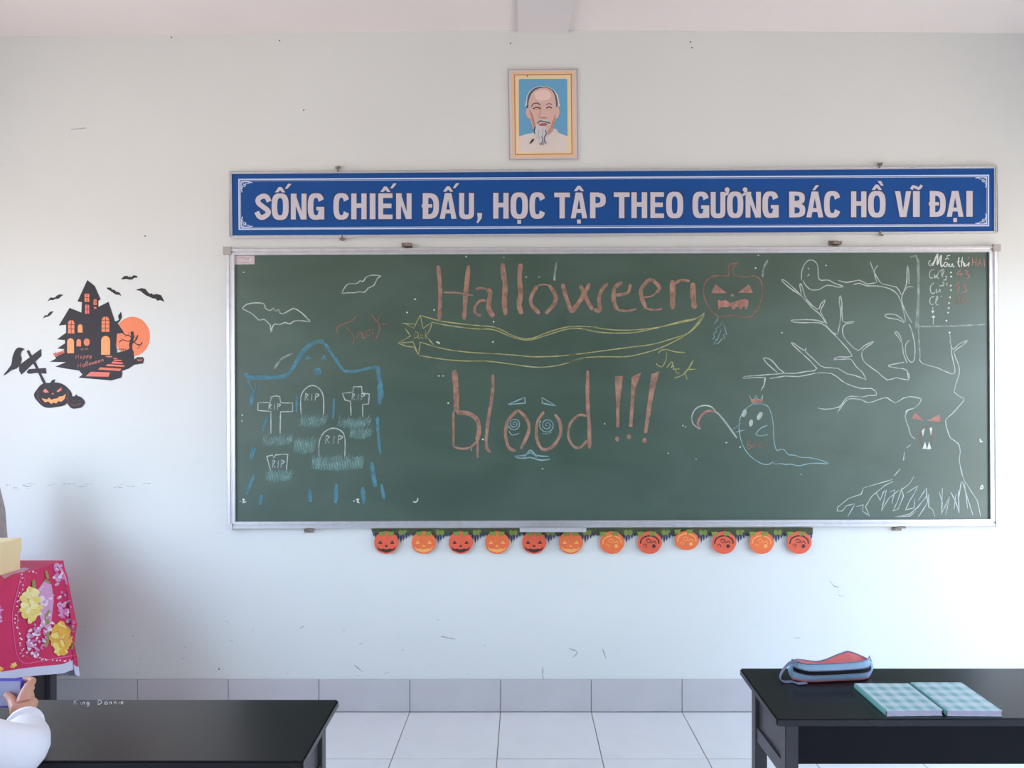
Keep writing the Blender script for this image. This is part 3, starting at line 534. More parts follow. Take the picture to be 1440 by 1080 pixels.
for ch, x0, x1, acc in TXT:
    dr = drift((x0+x1)/2); yt, yb = 272.6+dr, 308.8+dr; cx = (x0+x1)/2
    if ch == ',': yt = yb
    polys, rings = glyph(ch, x0, x1, yt, yb)
    if '^' in acc: polys += [[(cx-7.2, yt-2), (cx-2, yt-9.5), (cx, yt-9.5), (cx, yt-5), (cx-2.6, yt-2)], [(cx+7.2, yt-2), (cx+2, yt-9.5), (cx, yt-9.5), (cx, yt-5), (cx+2.6, yt-2)]]
    if '/' in acc:
        dx = 11 if '^' in acc else 1; up = -7 if '^' in acc else -2
        polys.append([(cx+dx-4.5, yt+up), (cx+dx-.8, yt+up), (cx+dx+5, yt+up-7), (cx+dx+.2, yt+up-7)])
    if '`' in acc: polys.append([(cx+1, yt-14.5), (cx+6, yt-14.5), (cx+9.5, yt-8), (cx+6, yt-8)])
    if '.' in acc: polys.append([(cx-2.6, yb+1.8), (cx+2.6, yb+1.8), (cx+2.6, yb+7.4), (cx-2.6, yb+7.4)])
    if '-' in acc: polys.append([(x0-1.5, (yt+yb)/2-2.6), (cx+2, (yt+yb)/2-2.6), (cx+2, (yt+yb)/2+2.2), (x0-1.5, (yt+yb)/2+2.2)])
    if "'" in acc: polys += [[(x1+2.5+3.4*math.cos(t), yt-3.2+3.4*math.sin(t)) for t in [2*PI*k/12 for k in range(12)]], [(x1+2, yt), (x1+5.8, yt-2.5), (x1+4, yt+3.5), (x1-1, yt+6.5), (x1-1.5, yt+3)]]
    if '~' in acc: polys.append(('line', smooth_path([(cx-7, yt-2.5), (cx-4.5, yt-6.5), (cx, yt-5), (cx+4, yt-4), (cx+7.5, yt-8.5)], 4), 4.0))
    f = Flat(YS-.0003)
    for mi, lay, off in ((1, 0, .9), (0, 1.6, 0)):
        for p in polys:
            if p[0] == 'line': f.line(p[1], p[2]+off*1.6, lay, mi, sm=0, jit=0, taper=False)
            elif not off: f.poly(p, lay, mi)
            else:
                mx, my = sum(a for a, _ in p)/len(p), sum(b for _, b in p)/len(p)
                f.poly([(a+math.copysign(off, a-mx), b+math.copysign(off, b-my)) for a, b in p], lay, mi)
        for ou, inn in rings:
            if off:
                ax, ay = sum(a for a, _ in ou)/len(ou), (min(b for _, b in ou)+max(b for _, b in ou))/2
                g1 = lambda q, k: [(a+math.copysign(min(k, abs(a-ax)), a-ax)*(1 if k > 0 else 1), b+math.copysign(1, b-ay)*k*min(1, abs(b-ay)/2)) for a, b in q]
                f.ring(g1(ou, off), inn, lay, mi, closed=False)
            else: f.ring(ou, inn, lay, mi, closed=False)
    f.done('letter', M_LET, ban, [M_LET, M_RIM])
for x, y, s in ((475, 238, -1), (1237, 233, -1), (481, 334, 1), (1238, 327, 1)):
    g = bmesh.new(); tube(g, [W(x, y-3*s, -.03), W(x, y+3*s, -.03), W(x+(3 if x > 1000 else 0), y+4*s, -.01), W(x+3, y+3*s, 0)], .004, 6); tube(g, [W(x-3, y+2*s, -.006), W(x+3, y+2*s, -.012)], .006, 6)
    fin('hook', g, M_STEEL, ban)

# ---------------------------------------------------------------- portrait print
Q = cr(700, 85, 7.2)
por = empty('portrait_picture', W(765, 224), 'small framed portrait of elderly man with white goatee, hung above the blue banner', 'picture')
g = bmesh.new(); prism(g, [W(x, y, -.001) for x, y in Q((105, 90), (805, 85), (815, 1000), (118, 1005))], (0, -.008, 0)); fin('backing', g, mat('clear_sleeve_grey', srgb(214, 206, 203), .25, coat=.5), por)
f = Flat(-.0094); f.ring(Q((105,90),(805,85),(815,1000),(118,1005)), Q((112,98),(797,93),(806,992),(126,997))); f.done('sleeve_edge', mat('sleeve_edge', srgb(165, 152, 160), .4), por)
f = Flat(-.0096)
f.ring(Q((138,118),(772,108),(780,975),(150,985)), Q((164,142),(748,136),(756,950),(174,958)), 0, 0)
f.ring(Q((164,142),(748,136),(756,950),(174,958)), Q((174,152),(738,146),(746,940),(184,948)), 0, 1)
f.ring(Q((174,152),(738,146),(746,940),(184,948)), Q((212,188),(704,186),(708,928),(216,930)), 0, 2)
f.done('mount', M_WHITE, por, [mat('mount_peach', srgb(235, 195, 160), .5), mat('mount_brown', srgb(190, 130, 62), .5), mat('mount_cream', srgb(238, 215, 170), .5)])
f = Flat(-.0096)
cols = [mat('print_sky', srgb(105, 168, 205), .5), mat('print_skin', srgb(222, 184, 172), .5), mat('print_skin_shade', srgb(196, 140, 124), .5), mat('print_hair', srgb(88, 92, 105), .5), mat('print_shirt', srgb(226, 214, 206), .5), mat('print_beard', srgb(212, 212, 214), .5), mat('print_line', srgb(62, 52, 56), .5), mat('print_lip', srgb(176, 98, 98), .5), mat('print_light', srgb(238, 208, 198), .5), mat('print_grey', srgb(150, 150, 156), .5)]
f.poly(Q((228,188),(690,186),(704,200),(708,928),(216,930),(212,204)), 0, 0)
f.poly(Q((213,770),(290,745),(350,735),(375,690),(590,690),(620,735),(708,768),(708,928),(216,930)), 1, 4)
f.poly(smooth_path(Q((285,420),(300,345),(345,290),(410,262),(470,262),(530,275),(580,310),(610,360),(622,430),(605,470),(300,480)), 3, True), 2, 5)
f.poly(smooth_path(Q((296,450),(305,360),(350,295),(410,268),(450,266),(500,272),(560,300),(590,350),(606,420),(604,470),(590,470),(300,480)), 3, True), 3, 3)
f.poly(smooth_path(Q((310,480),(318,390),(360,315),(430,280),(500,280),(560,320),(585,400),(590,470),(590,560),(575,640),(545,700),(500,745),(440,765),(390,740),(355,680),(325,580)), 3, True), 4, 1)
f.poly(smooth_path(Q((308,485),(290,490),(285,540),(305,580),(325,585),(318,520)), 3, True), 4, 1); f.poly(smooth_path(Q((592,475),(618,480),(625,530),(610,575),(590,585)), 3, True), 4, 1)
f.poly(smooth_path(Q((318,500),(335,560),(350,640),(375,700),(400,735),(372,620),(350,540)), 3, True), 5, 2)
f.poly(smooth_path(Q((585,540),(575,630),(545,700),(500,740),(535,670),(560,600)), 3, True), 5, 2)
f.poly(smooth_path(Q((370,330),(440,300),(510,310),(540,360),(500,400),(400,400)), 3, True), 5, 8)
f.line(Q((340,470),(360,440),(400,432),(430,450)), 1.5, 6, 3); f.line(Q((490,450),(520,436),(550,448)), 1.0, 6, 3)
f.line(Q((355,490),(395,475),(435,488)), 1.5, 6, 6); f.line(Q((490,485),(520,470),(550,485)), 1.5, 6, 6); f.line(Q((365,500),(400,497),(430,500)), .7, 6, 2); f.line(Q((495,497),(525,495)), .7, 6, 2)
f.line(Q((435,450),(432,520),(415,565),(430,580),(465,575),(500,580)), 1.1, 6, 2); f.line(Q((425,575),(450,583),(500,580)), 1.5, 7, 2)
f.poly(smooth_path(Q((385,690),(390,640),(425,608),(465,600),(510,612),(530,640),(528,700),(510,640),(460,630),(410,645),(400,690)), 3, True), 7, 5)
f.line(Q((400,640),(425,615),(465,618),(515,630),(528,640)), 1.8, 8, 3); f.poly(smooth_path(Q((415,645),(460,635),(495,640),(490,658),(440,662)), 3, True), 8, 7)
f.poly(smooth_path(Q((370,720),(385,670),(420,665),(480,670),(500,720),(490,780),(497,850),(460,830),(440,860),(415,800),(385,760)), 3, True), 8, 5)
f.line(Q((380,670),(368,715),(375,742)), 1.6, 9, 6); f.line(Q((480,700),(490,740),(470,790),(485,840)), 1.5, 9, 3); f.line(Q((440,770),(455,800),(440,850),(425,835)), 1.3, 9, 3); f.line(Q((420,700),(410,760),(430,800)), .8, 9, 9); f.line(Q((460,690),(450,760),(462,820)), .8, 9, 9); f.line(Q((495,840),(470,820),(465,860)), 1, 9, 9)
f.poly(smooth_path(Q((322,842),(345,800),(372,792),(360,815),(335,840)), 2, True), 9, 6); f.line(Q((560,690),(600,735),(550,800)), .8, 9, 5); f.line(Q((505,760),(530,730),(560,700)), 1.1, 9, 2)
f.done('print', cols[0], por, cols)
g = bmesh.new(); tube(g, [W(741.5, 105, 0), W(741.5, 107, -.016)], .003, 6); fin('nail', g, M_STEEL, por)

# ---------------------------------------------------------------- wall stickers
J = cr(0, 360, 4.5); Z = cr(100, 470, 14.4)
M_BLK = mat('sticker_black', srgb(52, 48, 54), .6, spec=.3); M_OR = mat('sticker_orange', srgb(236, 122, 70), .45); M_OR2 = mat('sticker_amber', srgb(240, 152, 75), .45); M_RED = mat('sticker_coral', srgb(226, 102, 80), .45); M_DRED = mat('sticker_rust', srgb(122, 62, 58), .5)
SM = [M_BLK, M_OR, M_OR2, M_RED, M_DRED]
def sheet(pts, name, parent, m):
    g = bmesh.new(); prism(g, [W(x, y, 0) for x, y in pts], (0, -.0009, 0)); return fin(name, g, m, parent)
house = empty('wall_sticker', W(150, 532), 'black haunted house wall sticker with glowing orange windows and orange moon', 'sticker')
cx, cy = J((838, 510))[0]; sheet([(cx+24.6*math.cos(t), cy+27.8*math.sin(t)) for t in [2*PI*k/40 for k in range(40)]], 'moon', house, M_OR)
f = Flat(-.0012)
f.poly(J((552,152),(600,190),(636,275),(622,283),(622,322),(686,290),(728,415),(752,405),(747,378),(766,352),(772,385),(760,412),(745,425),(785,485),(740,492),(735,560),(740,612),(800,612),(822,600),(850,655),(868,640),(905,640),(912,655),(905,680),(850,688),(815,712),(770,728),(775,740),(768,770),(705,788),(497,770),(522,750),(500,725),(430,715),(350,700),(415,672),(315,670),(355,648),(335,618),(395,602),(408,590),(362,585),(412,552),(410,532),(360,528),(418,485),(418,435),(372,440),(440,328),(515,358),(518,292),(490,288)), 0, 0)
f.done('house_shape', M_BLK, house, SM)
def arch(x0, y0, x1, y1, top=.5, mi=2, bars=True):
    r = (x1-x0)/2; c = (x0+x1)/2; ry = r*1.1*top*2; f = Flat(-.0018)
    f.poly(J(*([(x0, y1), (x1, y1)]+[(c+r*math.cos(t), y0+ry-ry*math.sin(t)) for t in [PI*k/8 for k in range(9)]])), 0, mi)
    if bars:
        f.line(J((c, y0), (c, y1)), .8, 1, 0, taper=False)
        n = max(2, int((y1-y0)/22))
        for k in range(1, n): yy = y0+(y1-y0)*k/n; f.line(J((x0, yy), (x1, yy)), .7, 1, 0, taper=False)
    f.done('window', M_OR, house, SM)
for a in ((535,238,565,290,.1,1), (592,272,612,310,.5,1), (538,308,565,365,.1,3), (430,405,471,490,.5,1), (643,383,692,480,.5,1)): arch(*a)
for a in ((594,322,610,334,.1,3), (492,432,522,484,.5,2), (425,520,468,615,.5,2), (484,525,513,572,.5,1), (640,505,697,625,.5,2)): arch(*a, bars=False)
f = Flat(-.0018); x, y = J((549,545))[0]; f.ell(x, y, 4.2, 5.2, 0, 1); f.line([(x, y-5), (x, y+5)], .6, 1, 0); f.done('window', M_OR, house, SM)
for p in ([(690,440),(820,440),(840,465),(730,465)], [(855,480),(935,485),(945,500),(870,505)], [(860,515),(1010,520),(1030,542),(870,542)], [(840,550),(1040,572),(1050,602),(810,595)], [(740,605),(1080,628),(1080,662),(700,642)], [(590,670),(1020,698),(990,745),(545,715)], [(400,760),(790,772),(760,862),(290,852)]): f = Flat(-.0018); f.poly(Z(*p), 0, 3); f.done('step', M_OR, house, SM)
f = Flat(-.0018)
for p in ([(340,620),(405,595),(408,612),(350,640)],): f.poly(J(*p), 0, 3)
for x in (355, 372, 388): f.line(J((x, 640), (x-3, 605)), .8, 1, 0)
f.line(J((345,632),(405,608)), .8, 1, 0)
for x, y in ((520, 590), (548, 588)): u, v = J((x, y))[0]; f.ell(u, v, 2.6, 1.4, 0, 4)
u, v = J((884, 658))[0]; f.ell(u, v, 4, 2.2, 0, 4); f.line(J((868,655),(885,664),(902,655)), .8, 1, 1)
f.done('railing', M_OR, house, SM)
f = Flat(-.0014)
f.line(J((800,640),(828,600),(825,560),(838,520),(835,478)), 4.0, 0, 0, taper=False)
for p, wd in (((832,590),(835,555),(860,530),(872,500)), 2.0), (((838,530),(820,505),(795,500),(775,485)), 1.3), (((835,520),(812,540),(775,530),(752,548)), 1.1), (((850,545),(868,560),(888,560),(900,545)), 1.3), (((820,505),(812,485)), .9), (((862,528),(850,505)), .9), (((888,560),(895,575)), .8), (((800,498),(790,515)), .8), (((775,530),(765,518)), .8), (((872,560),(880,578),(868,585)), .8): f.line(J(*p), wd, .5, 0)
f.poly(J((740,612),(790,600),(822,585),(845,600),(850,660),(800,700),(740,700)), 0, 0)
for x in (745, 757, 769, 781, 793): f.line(J((x, 585), (x, 612)), .7, 0, 0)
f.line(J((738,590),(800,590)), .8, 0, 0)
f.done('tree_shape', M_BLK, house, SM)
# lettering "Happy Halloween"
GL = {'H': [[(0,0),(.1,1)], [(.6,0),(.7,1)], [(.05,.45),(.65,.55)]], 'a': [[(.5,.5),(.2,.5),(.1,.2),(.3,0),(.5,.2),(.5,.5),(.55,0)]], 'p': [[(.1,-.35),(.15,.5)], [(.12,.35),(.4,.5),(.5,.2),(.15,.02)]], 'y': [[(.1,.5),(.2,.1),(.45,.1)], [(.5,.5),(.4,-.2),(.1,-.35)]], 'l': [[(.2,1),(.15,.1),(.3,0)]], 'o': [[(.3,.5),(.1,.25),(.3,0),(.5,.25),(.3,.5)]], 'w': [[(.05,.5),(.15,0),(.3,.4),(.45,0),(.6,.5)]], 'e': [[(.1,.25),(.5,.3),(.3,.5),(.1,.25),(.25,0),(.5,.1)]], 'n': [[(.1,0),(.12,.5)], [(.12,.35),(.4,.5),(.5,0)]],
      'K': [[(.1,0),(.2,1)], [(.7,1),(.15,.5)], [(.3,.55),(.7,0)]], 'i': [[(.2,.5),(.2,0)]], 'g': [[(.45,.5),(.1,.4),(.2,.05),(.45,.2)], [(.5,.5),(.45,-.25),(.1,-.3)]], 'D': [[(.1,0),(.15,1)], [(.15,1),(.65,.7),(.6,.25),(.1,0)]]}
def script(f, s, x, y, h, adv, slope=0, wd=.8, layer=0, mi=0, wx=1.0, place=None):
    for c in s:
        if c in GL:
            for st in GL[c]: f.line([(x+u*h*wx, y+slope*(u*h)-v*h) for u, v in st], wd, layer, mi)
        a = adv*(1.5 if c in 'HKD' else .55 if c in 'li' else 1); x += a; y += slope*a
f = Flat(-.0016); a = Z((90, 505))[0]; script(f, 'Happy', a[0], a[1], 6.2, 4.2, -.12, 1.0, 0, 0); a = Z((130, 690))[0]; script(f, 'Halloween', a[0], a[1], 7, 4.3, -.26, 1.0, 0, 0)
f.done('lettering', mat('sticker_brown_letters', srgb(176, 98, 84), .5), house)
sign = empty('wall_sticker', W(72, 575), 'crow on crooked black signpost above two jack o lanterns wall sticker', 'sticker')
f = Flat(-.0012)
f.line(J((175,598),(225,690),(285,812)), 3.6, 0, 0, sm=0, taper=False); f.poly(J((122,690),(245,597),(260,588),(262,632),(135,752),(120,725)), .4, 0); f.poly(J((168,735),(182,716),(290,708),(294,745),(230,740),(182,746)), .6, 0)
f.done('signpost_shape', M_BLK, sign, SM)
f = Flat(-.0014); f.poly(smooth_path(J((22,752),(70,690),(78,640),(98,592),(120,578),(138,582),(156,590),(140,600),(130,625),(138,650),(128,685),(105,712),(75,722),(40,748)), 2, True), 0, 0); f.done('crow_shape', M_BLK, sign, SM)
def lobed(cx, cy, rx, ry, n=48, k=6): return J(*[(cx+rx*(1+.03*math.cos(k*t))*math.cos(t), cy+ry*(1-.06*abs(math.sin(1.5*t))+.03*math.cos(k*t+1))*math.sin(t)) for t in [2*PI*i/n for i in range(n)]])
f = Flat(-.0016); f.poly(lobed(335, 880, 117, 84), 0, 0); f.poly(J((312,808),(330,785),(350,780),(342,808)), 0, 0)
for p in ([(272,855),(287,838),(310,862),(285,866)], [(358,855),(388,832),(390,850),(365,862)]): f.poly(J(*p), 1, 3)
f.poly(J((334,864),(342,875),(326,875)), 1, 3)
f.poly(J((262,900),(298,908),(310,896),(325,910),(345,903),(360,902),(378,888),(395,888),(418,872),(408,905),(388,922),(368,918),(355,934),(340,926),(325,937),(305,920),(285,926)), 1, 2)
f.line(J((245,850),(238,890),(260,930)), .7, 1, 4); f.line(J((425,850),(432,880),(420,910)), .7, 1, 4)
f.done('pumpkin_shape', M_BLK, sign, SM)
f = Flat(-.0020); f.poly(lobed(480, 926, 55, 42), 0, 0); f.poly(J((474,890),(478,876),(488,878),(486,890)), 0, 0)
f.line(J((455,912),(470,918)), .9, 1, 4); f.line(J((495,918),(512,912)), .9, 1, 4); f.line(J((450,938),(470,945),(490,940),(515,932)), 1.1, 1, 4); f.line(J((435,905),(432,935),(445,955)), .6, 1, 4); f.line(J((525,905),(527,935)), .6, 1, 4)
f.done('pumpkin_shape', M_BLK, sign, SM)
for lab, p in (('black bat sticker highest of the bats over the haunted house', [(765,148),(785,128),(805,125),(815,135),(822,128),(830,135),(845,122),(865,125),(872,137),(850,138),(838,148),(820,150),(800,145),(785,148)]),
    ('small black bat sticker between tower roof and the largest bat', [(675,200),(700,200),(715,215),(722,212),(735,225),(755,230),(770,253),(750,245),(735,245),(715,232),(695,218),(680,210)]),
    ('largest black bat sticker at far right of the haunted house', [(858,215),(895,203),(920,208),(935,228),(950,240),(960,235),(968,245),(990,240),(1020,248),(1042,290),(1015,280),(995,283),(985,270),(965,268),(945,258),(925,250),(905,235),(890,222)]),
    ('black bat sticker upper one of two left of the tower', [(300,287),(320,262),(335,264),(350,262),(358,252),(375,243),(402,245),(385,258),(372,270),(350,272),(335,280),(320,278)]),
    ('smallest black bat sticker lower left of the tower', [(270,397),(285,375),(300,375),(308,362),(320,352),(338,350),(328,365),(315,378),(300,385),(285,388)])):
    tag(sheet(J(*p), 'bat_sticker', None, M_BLK), lab, 'sticker', 'bat stickers around the haunted house')

# ---------------------------------------------------------------- paper pumpkin garland under the board
gar = empty('paper_garland', W(833, 745), 'paper garland of twelve orange pumpkins with green vine strip under the chalkboard', 'garland')
M_VINE = mat('vine_green', srgb(76, 84, 56), .7, noise=.15, nscale=50); M_NAVY = mat('vine_navy', srgb(58, 58, 92), .7); M_PO = mat('pumpkin_orange', srgb(232, 112, 62), .6, noise=.06, nscale=30); M_PR = mat('pumpkin_red_orange', srgb(226, 96, 66), .6, noise=.06, nscale=30); M_PL = mat('pumpkin_amber', srgb(240, 170, 90), .6); M_PD = mat('pumpkin_face_dark', srgb(70, 40, 42), .6); M_LEAF = mat('paper_leaf_green', srgb(125, 140, 60), .7); M_PINK = mat('pumpkin_rim_pink', srgb(235, 120, 120), .6)
f = Flat(-.006)
top = [(x, 743.5-(x-522)*.0015) for x in (522, 1143)]; bot = []
x = 1143; random.seed(3)
while x > 522:
    bot.append((x, 752+random.uniform(-1.5, 2.5))); x -= random.uniform(2.5, 4.5)
f.poly([(522, 743.6)]+[(1143, 741.8)]+bot, 0, 0)
pc = [543.3, 595.8, 647.8, 698.9, 751, 802.5, 860.6, 913.5, 965.7, 1017.9, 1070.8, 1123.7]
for c in [522]+pc:
    for dx, L in ((17, 8), (20.5, 13), (24, 10), (28, 7), (32, 4), (-14, 3)):
        x = c+dx if c > 522 else 524+dx*.25
        if 521 < x < 1142: f.poly([(x-1.5, 749), (x+1.5, 749), (x+1.2, 751+L*.6), (x, 751+L), (x-1.3, 750+L*.6)], .5, 1)
    for dx in (20, 26): 
        if c+dx < 1142 and c > 522: f.ell(c+dx, 749, 3.2, 4.2, 1, 2, n=9)
f.done('vine_strip', M_VINE, gar, [M_VINE, M_NAVY, M_LEAF])
for i, c in enumerate(pc):
    cy = 763 if i != 8 else 760; rx, ry = 17.2, (16 if i != 8 else 13.5); dark = i in (0, 2, 4, 7, 9, 11); yb = -.016
    out = [(c+rx*(1+.02*math.cos(5*t))*math.cos(t), cy+ry*math.sin(t)*(1-.05*math.cos(t)**8)) for t in [2*PI*k/30 for k in range(30)]]
    g = bmesh.new(); prism(g, [W(x, y, yb) for x, y in out], (0, -.0012, 0)); pk = fin('pumpkin', g, M_PR if dark else M_PO, gar)
    f = Flat(yb-.0015); m = 0
    if i < 6:
        for s in (-1, 1): f.poly([(c+s*8.4-3.4, cy+1.8), (c+s*8.4, cy-3), (c+s*8.4+3.2, cy+1.8)])
        f.poly([(c-2.4, cy+6), (c, cy+2.6), (c+2.4, cy+6)])
        f.poly([(c-13.5, cy+5), (c-9, cy+9), (c-5, cy+8.5), (c, cy+9.5), (c+5, cy+8.5), (c+9, cy+9), (c+13.5, cy+5), (c+11, cy+10.5), (c+5, cy+13), (c, cy+14.4), (c-5, cy+13), (c-11, cy+10.5)])
    else:
        f.line([(c-13, cy+2), (c-11, cy-5), (c-4, cy-9), (c+5, cy-9), (c+12, cy-4), (c+13, cy+2)], 2.0 if dark else 1.6)
        f.line([(c-5, cy-2), (c-2, cy-5), (c+2, cy-2), (c-1, cy), (c-4, cy-1)], 1.3 if dark else .9); f.line([(c+2, cy+1), (c+7, cy-2), (c+9, cy+2)], 1.2 if dark else .9); f.ell(c+6, cy+5, 2.6, 2.8); f.line([(c-9, cy+5), (c-7, cy+2), (c-4, cy+4), (c-6, cy+7)], 1.0 if dark else .7)
    f.done('face', M_PD if dark else M_PL, pk)
    f = Flat(yb-.0022)
    for lx in ((-6, 6) if i < 6 else (-13, 4)): f.poly([(c+lx-5, cy-15), (c+lx+5, cy-15.5), (c+lx+3.5, cy-11), (c+lx+5.5, cy-9), (c+lx, cy-10), (c+lx-3, cy-8), (c+lx-3.5, cy-11.5)])
    f.done('leaf', M_LEAF, pk)

# ---------------------------------------------------------------- school desks
M_DESK = mat('black_lacquer', (.016, .016, .018, 1), .27, noise=.12, nscale=4, bump=.03, bscale=30, spec=.55)
M_SHADE = mat('compartment_shade_black', (.005, .005, .007, 1), .45, noise=.3, nscale=7, spec=.2)  # shade of the open desk compartment, put in as near-black colour
M_DESKS = mat('dark_painted_wood', (.05, .048, .055, 1), .38, noise=.15, nscale=8)
def school_desk(xa, xb, yb_, yf, zb, zf, side, label, edge):
    """top slopes from zb at the far edge yb_ to zf at the near edge yf; side +1 when the end in view is the left one"""
    o = empty('school_desk', ((xa+xb)/2, (yb_+yf)/2, 0), label, 'desk')
    th = .022; top = lambda y: zb+(zf-zb)*(y-yb_)/(yf-yb_)
    g = bmesh.new(); prism(g, [(xa, yb_, zb), (xa, yf, zf), (xa, yf, zf-th), (xa, yb_, zb-th)], (xb-xa, 0, 0))
    bmesh.ops.bevel(g, geom=list(g.edges), offset=.004, segments=2, affect='EDGES'); fin('desk_top', g, M_DESK, o)
    lw = .035; i0, i1 = xa+.028, xb-.028
    for x in (i0, i1-lw):
        for y, nm in ((yb_-.025, 0), (yf+.012+lw, 1)):
            g = bmesh.new(); box(g, x, x+lw, y-lw, y, 0, min(top(y), top(y-lw))-th+.001, bev=.002); fin('leg', g, M_DESKS, o)
        y0, y1 = yf+.012+lw, yb_-.025-lw; xc = x+lw/2
        g = bmesh.new(); prism(g, [(xc-.006, y0, zf-.135), (xc-.006, y1, zf-.135), (xc-.006, y1, top(y1)-th), (xc-.006, y0, top(y0)-th)], (.012, 0, 0)); fin('side_panel', g, M_DESKS, o)
        for z0, z1 in ((zf-.175, zf-.135), (.12, .155)):
            g = bmesh.new(); box(g, x+.004, x+lw-.004, y0, y1, z0, z1); fin('side_rail', g, M_DESKS, o)
    g = bmesh.new(); box(g, i0+lw, i1-lw, yf+.018, yf+.034, edge, zf-th+.002); fin('front_shade_panel', g, M_SHADE, o)  # panel closes the near side, stands in for the shaded open compartment
    g = bmesh.new(); box(g, i0+lw, i1-lw, yb_-.045, yb_-.03, edge, zf-th); fin('back_apron', g, M_DESKS, o)
    g = bmesh.new(); box(g, i0+lw, i1-lw, yf+.034, yb_-.045, edge, edge+.012); fin('book_shelf', g, M_DESKS, o)
    g = bmesh.new(); box(g, i0+lw, i1-lw, yb_-.05, yb_-.028, .12, .16); fin('foot_rail', g, M_DESKS, o)
    return o
RD = dict(xa=.667, xb=1.90, yb_=2.055-D, yf=1.756-D, zb=.710, zf=.690)
school_desk(RD['xa'], RD['xb'], RD['yb_'], RD['yf'], RD['zb'], RD['zf'], 1, 'black lacquered school desk at right carrying pencil case and two notebooks', .562)
LD = dict(xa=-1.80, xb=-.503, yb_=1.83-D, yf=1.53-D, zb=.710, zf=.695)
school_desk(LD['xa'], LD['xb'], LD['yb_'], LD['yf'], LD['zb'], LD['zf'], -1, 'black lacquered school desk at left with white writing near its far edge', .56)
def on_desk(d, px, py, h=0):
    n = Vector((0, d['zb']-d['zf'], -(d['yb_']-d['yf']))).normalized()
    return unproj_plane(px, py, (0, d['yb_'], d['zb']+h), n)
# scribbled words on the left desk
desk_l = [o for o in bpy.data.objects if o.name.startswith('school_desk') and o.location.x < 0][0]
class DeskFlat(Flat):
    def place(s, px, py, layer): return on_desk(LD, px, py, .0006+layer*.0002)
f = DeskFlat(0); script(f, 'King', 103, 991, 6.8, 6.0, -.01, .95, wx=1.15); script(f, 'Dannie', 137, 991, 7.0, 6.4, -.03, .95, wx=1.15)
bm_ = f.bm; me = bpy.data.meshes.new('writing'); bmesh.ops.recalc_face_normals(bm_, faces=bm_.faces); bm_.to_mesh(me); bm_.free()
wr = link('writing', me, chalk('white_marker', (.72, .73, .76, 1), .9), desk_l); wr.matrix_parent_inverse = desk_l.matrix_basis.inverted(); wr['label'] = 'white scribbled words'

# notebooks
def checks(name):
    m = bpy.data.materials.new(name); m.use_nodes = True; t = m.node_tree; b = t.nodes['Principled BSDF']; b.inputs['Roughness'].default_value = .35
    tcn = t.nodes.new('ShaderNodeTexCoord')
    def stripes(axis):
        sx = t.nodes.new('ShaderNodeSeparateXYZ'); t.links.new(tcn.outputs['Object'], sx.inputs[0])
        mu = t.nodes.new('ShaderNodeMath'); mu.operation = 'MULTIPLY'; mu.inputs[1].default_value = 2*PI/.036; t.links.new(sx.outputs[axis], mu.inputs[0])
        sn = t.nodes.new('ShaderNodeMath'); sn.operation = 'SINE'; t.links.new(mu.outputs[0], sn.inputs[0])
        r = t.nodes.new('ShaderNodeMapRange'); r.inputs[1].default_value = -.25; r.inputs[2].default_value = .25; t.links.new(sn.outputs[0], r.inputs[0]); return r.outputs[0]
    a, c = stripes('X'), stripes('Y'); ad = t.nodes.new('ShaderNodeMath'); ad.operation = 'ADD'; t.links.new(a, ad.inputs[0]); t.links.new(c, ad.inputs[1])
    hv = t.nodes.new('ShaderNodeMath'); hv.operation = 'MULTIPLY'; hv.inputs[1].default_value = .5; t.links.new(ad.outputs[0], hv.inputs[0])
    r = t.nodes.new('ShaderNodeValToRGB'); t.links.new(hv.outputs[0], r.inputs[0]); t.links.new(r.outputs[0], b.inputs['Base Color'])
    r.color_ramp.elements[0].color = srgb(206, 216, 222); e = r.color_ramp.elements.new(.5); e.color = srgb(176, 205, 210); r.color_ramp.elements[-1].color = srgb(134, 182, 184)
    return m
M_COV = checks('checked_cover'); M_PAGES = mat('pages', srgb(196, 188, 208), .8, noise=.08, nscale=300); M_SPINE = mat('spine_tape', srgb(112, 170, 165), .4)
def notebook(c, label):
    h = .016; fl, fr, br, bl = [on_desk(RD, x, y, h) for x, y in c]
    o = empty('notebook', (fl+fr+br+bl)/4-Vector((0, 0, h)), label, 'notebook', 'checked notebooks on the right desk')
    def slab(a, b, z0, z1, nm, m, bev=.0012):
        g = bmesh.new(); ctr = (fl+fr+br+bl)/4
        q = [ctr+(p-ctr)*a for p in (fl, fr, br, bl)]
        prism(g, [p+Vector((0, 0, z0-h)) for p in q], (0, 0, z1-z0))
        if bev: bmesh.ops.bevel(g, geom=list(g.edges), offset=bev, segments=2, affect='EDGES')
        return fin(nm, g, m, o)
    slab(1.0, 1, .0004, .0022, 'back_cover', M_COV, .0006); slab(.975, 1, .0022, h-.0018, 'page_block', M_PAGES, 0); slab(1.0, 1, h-.0018, h, 'front_cover', M_COV, .0006)
    g = bmesh.new(); n = 8; A0, B0 = fl, bl; rings = []
    for P0 in (A0, B0):
        rings.append([g.verts.new(P0+Vector((.001-.004*math.sin(PI*k/n), 0, -h/2+(h/2+.0003)*math.cos(PI*k/n)))) for k in range(n+1)])
    for k in range(n): g.faces.new((rings[0][k], rings[0][k+1], rings[1][k+1], rings[1][k]))
    fin('spine', g, M_SPINE, o, smooth=True)
    # printed plaid needs local coordinates, so keep the cover mesh where it stands
    return o
notebook([(1247, 999.5), (1326, 998.3), (1277.2, 960.8), (1202.3, 960.6)], 'teal checked notebook on the right desk, left one nearest the pencil case')
notebook([(1331.8, 999), (1410, 999.5), (1352, 959.4), (1281, 959.2)], 'teal checked notebook on the right desk, right one farther from the pencil case')

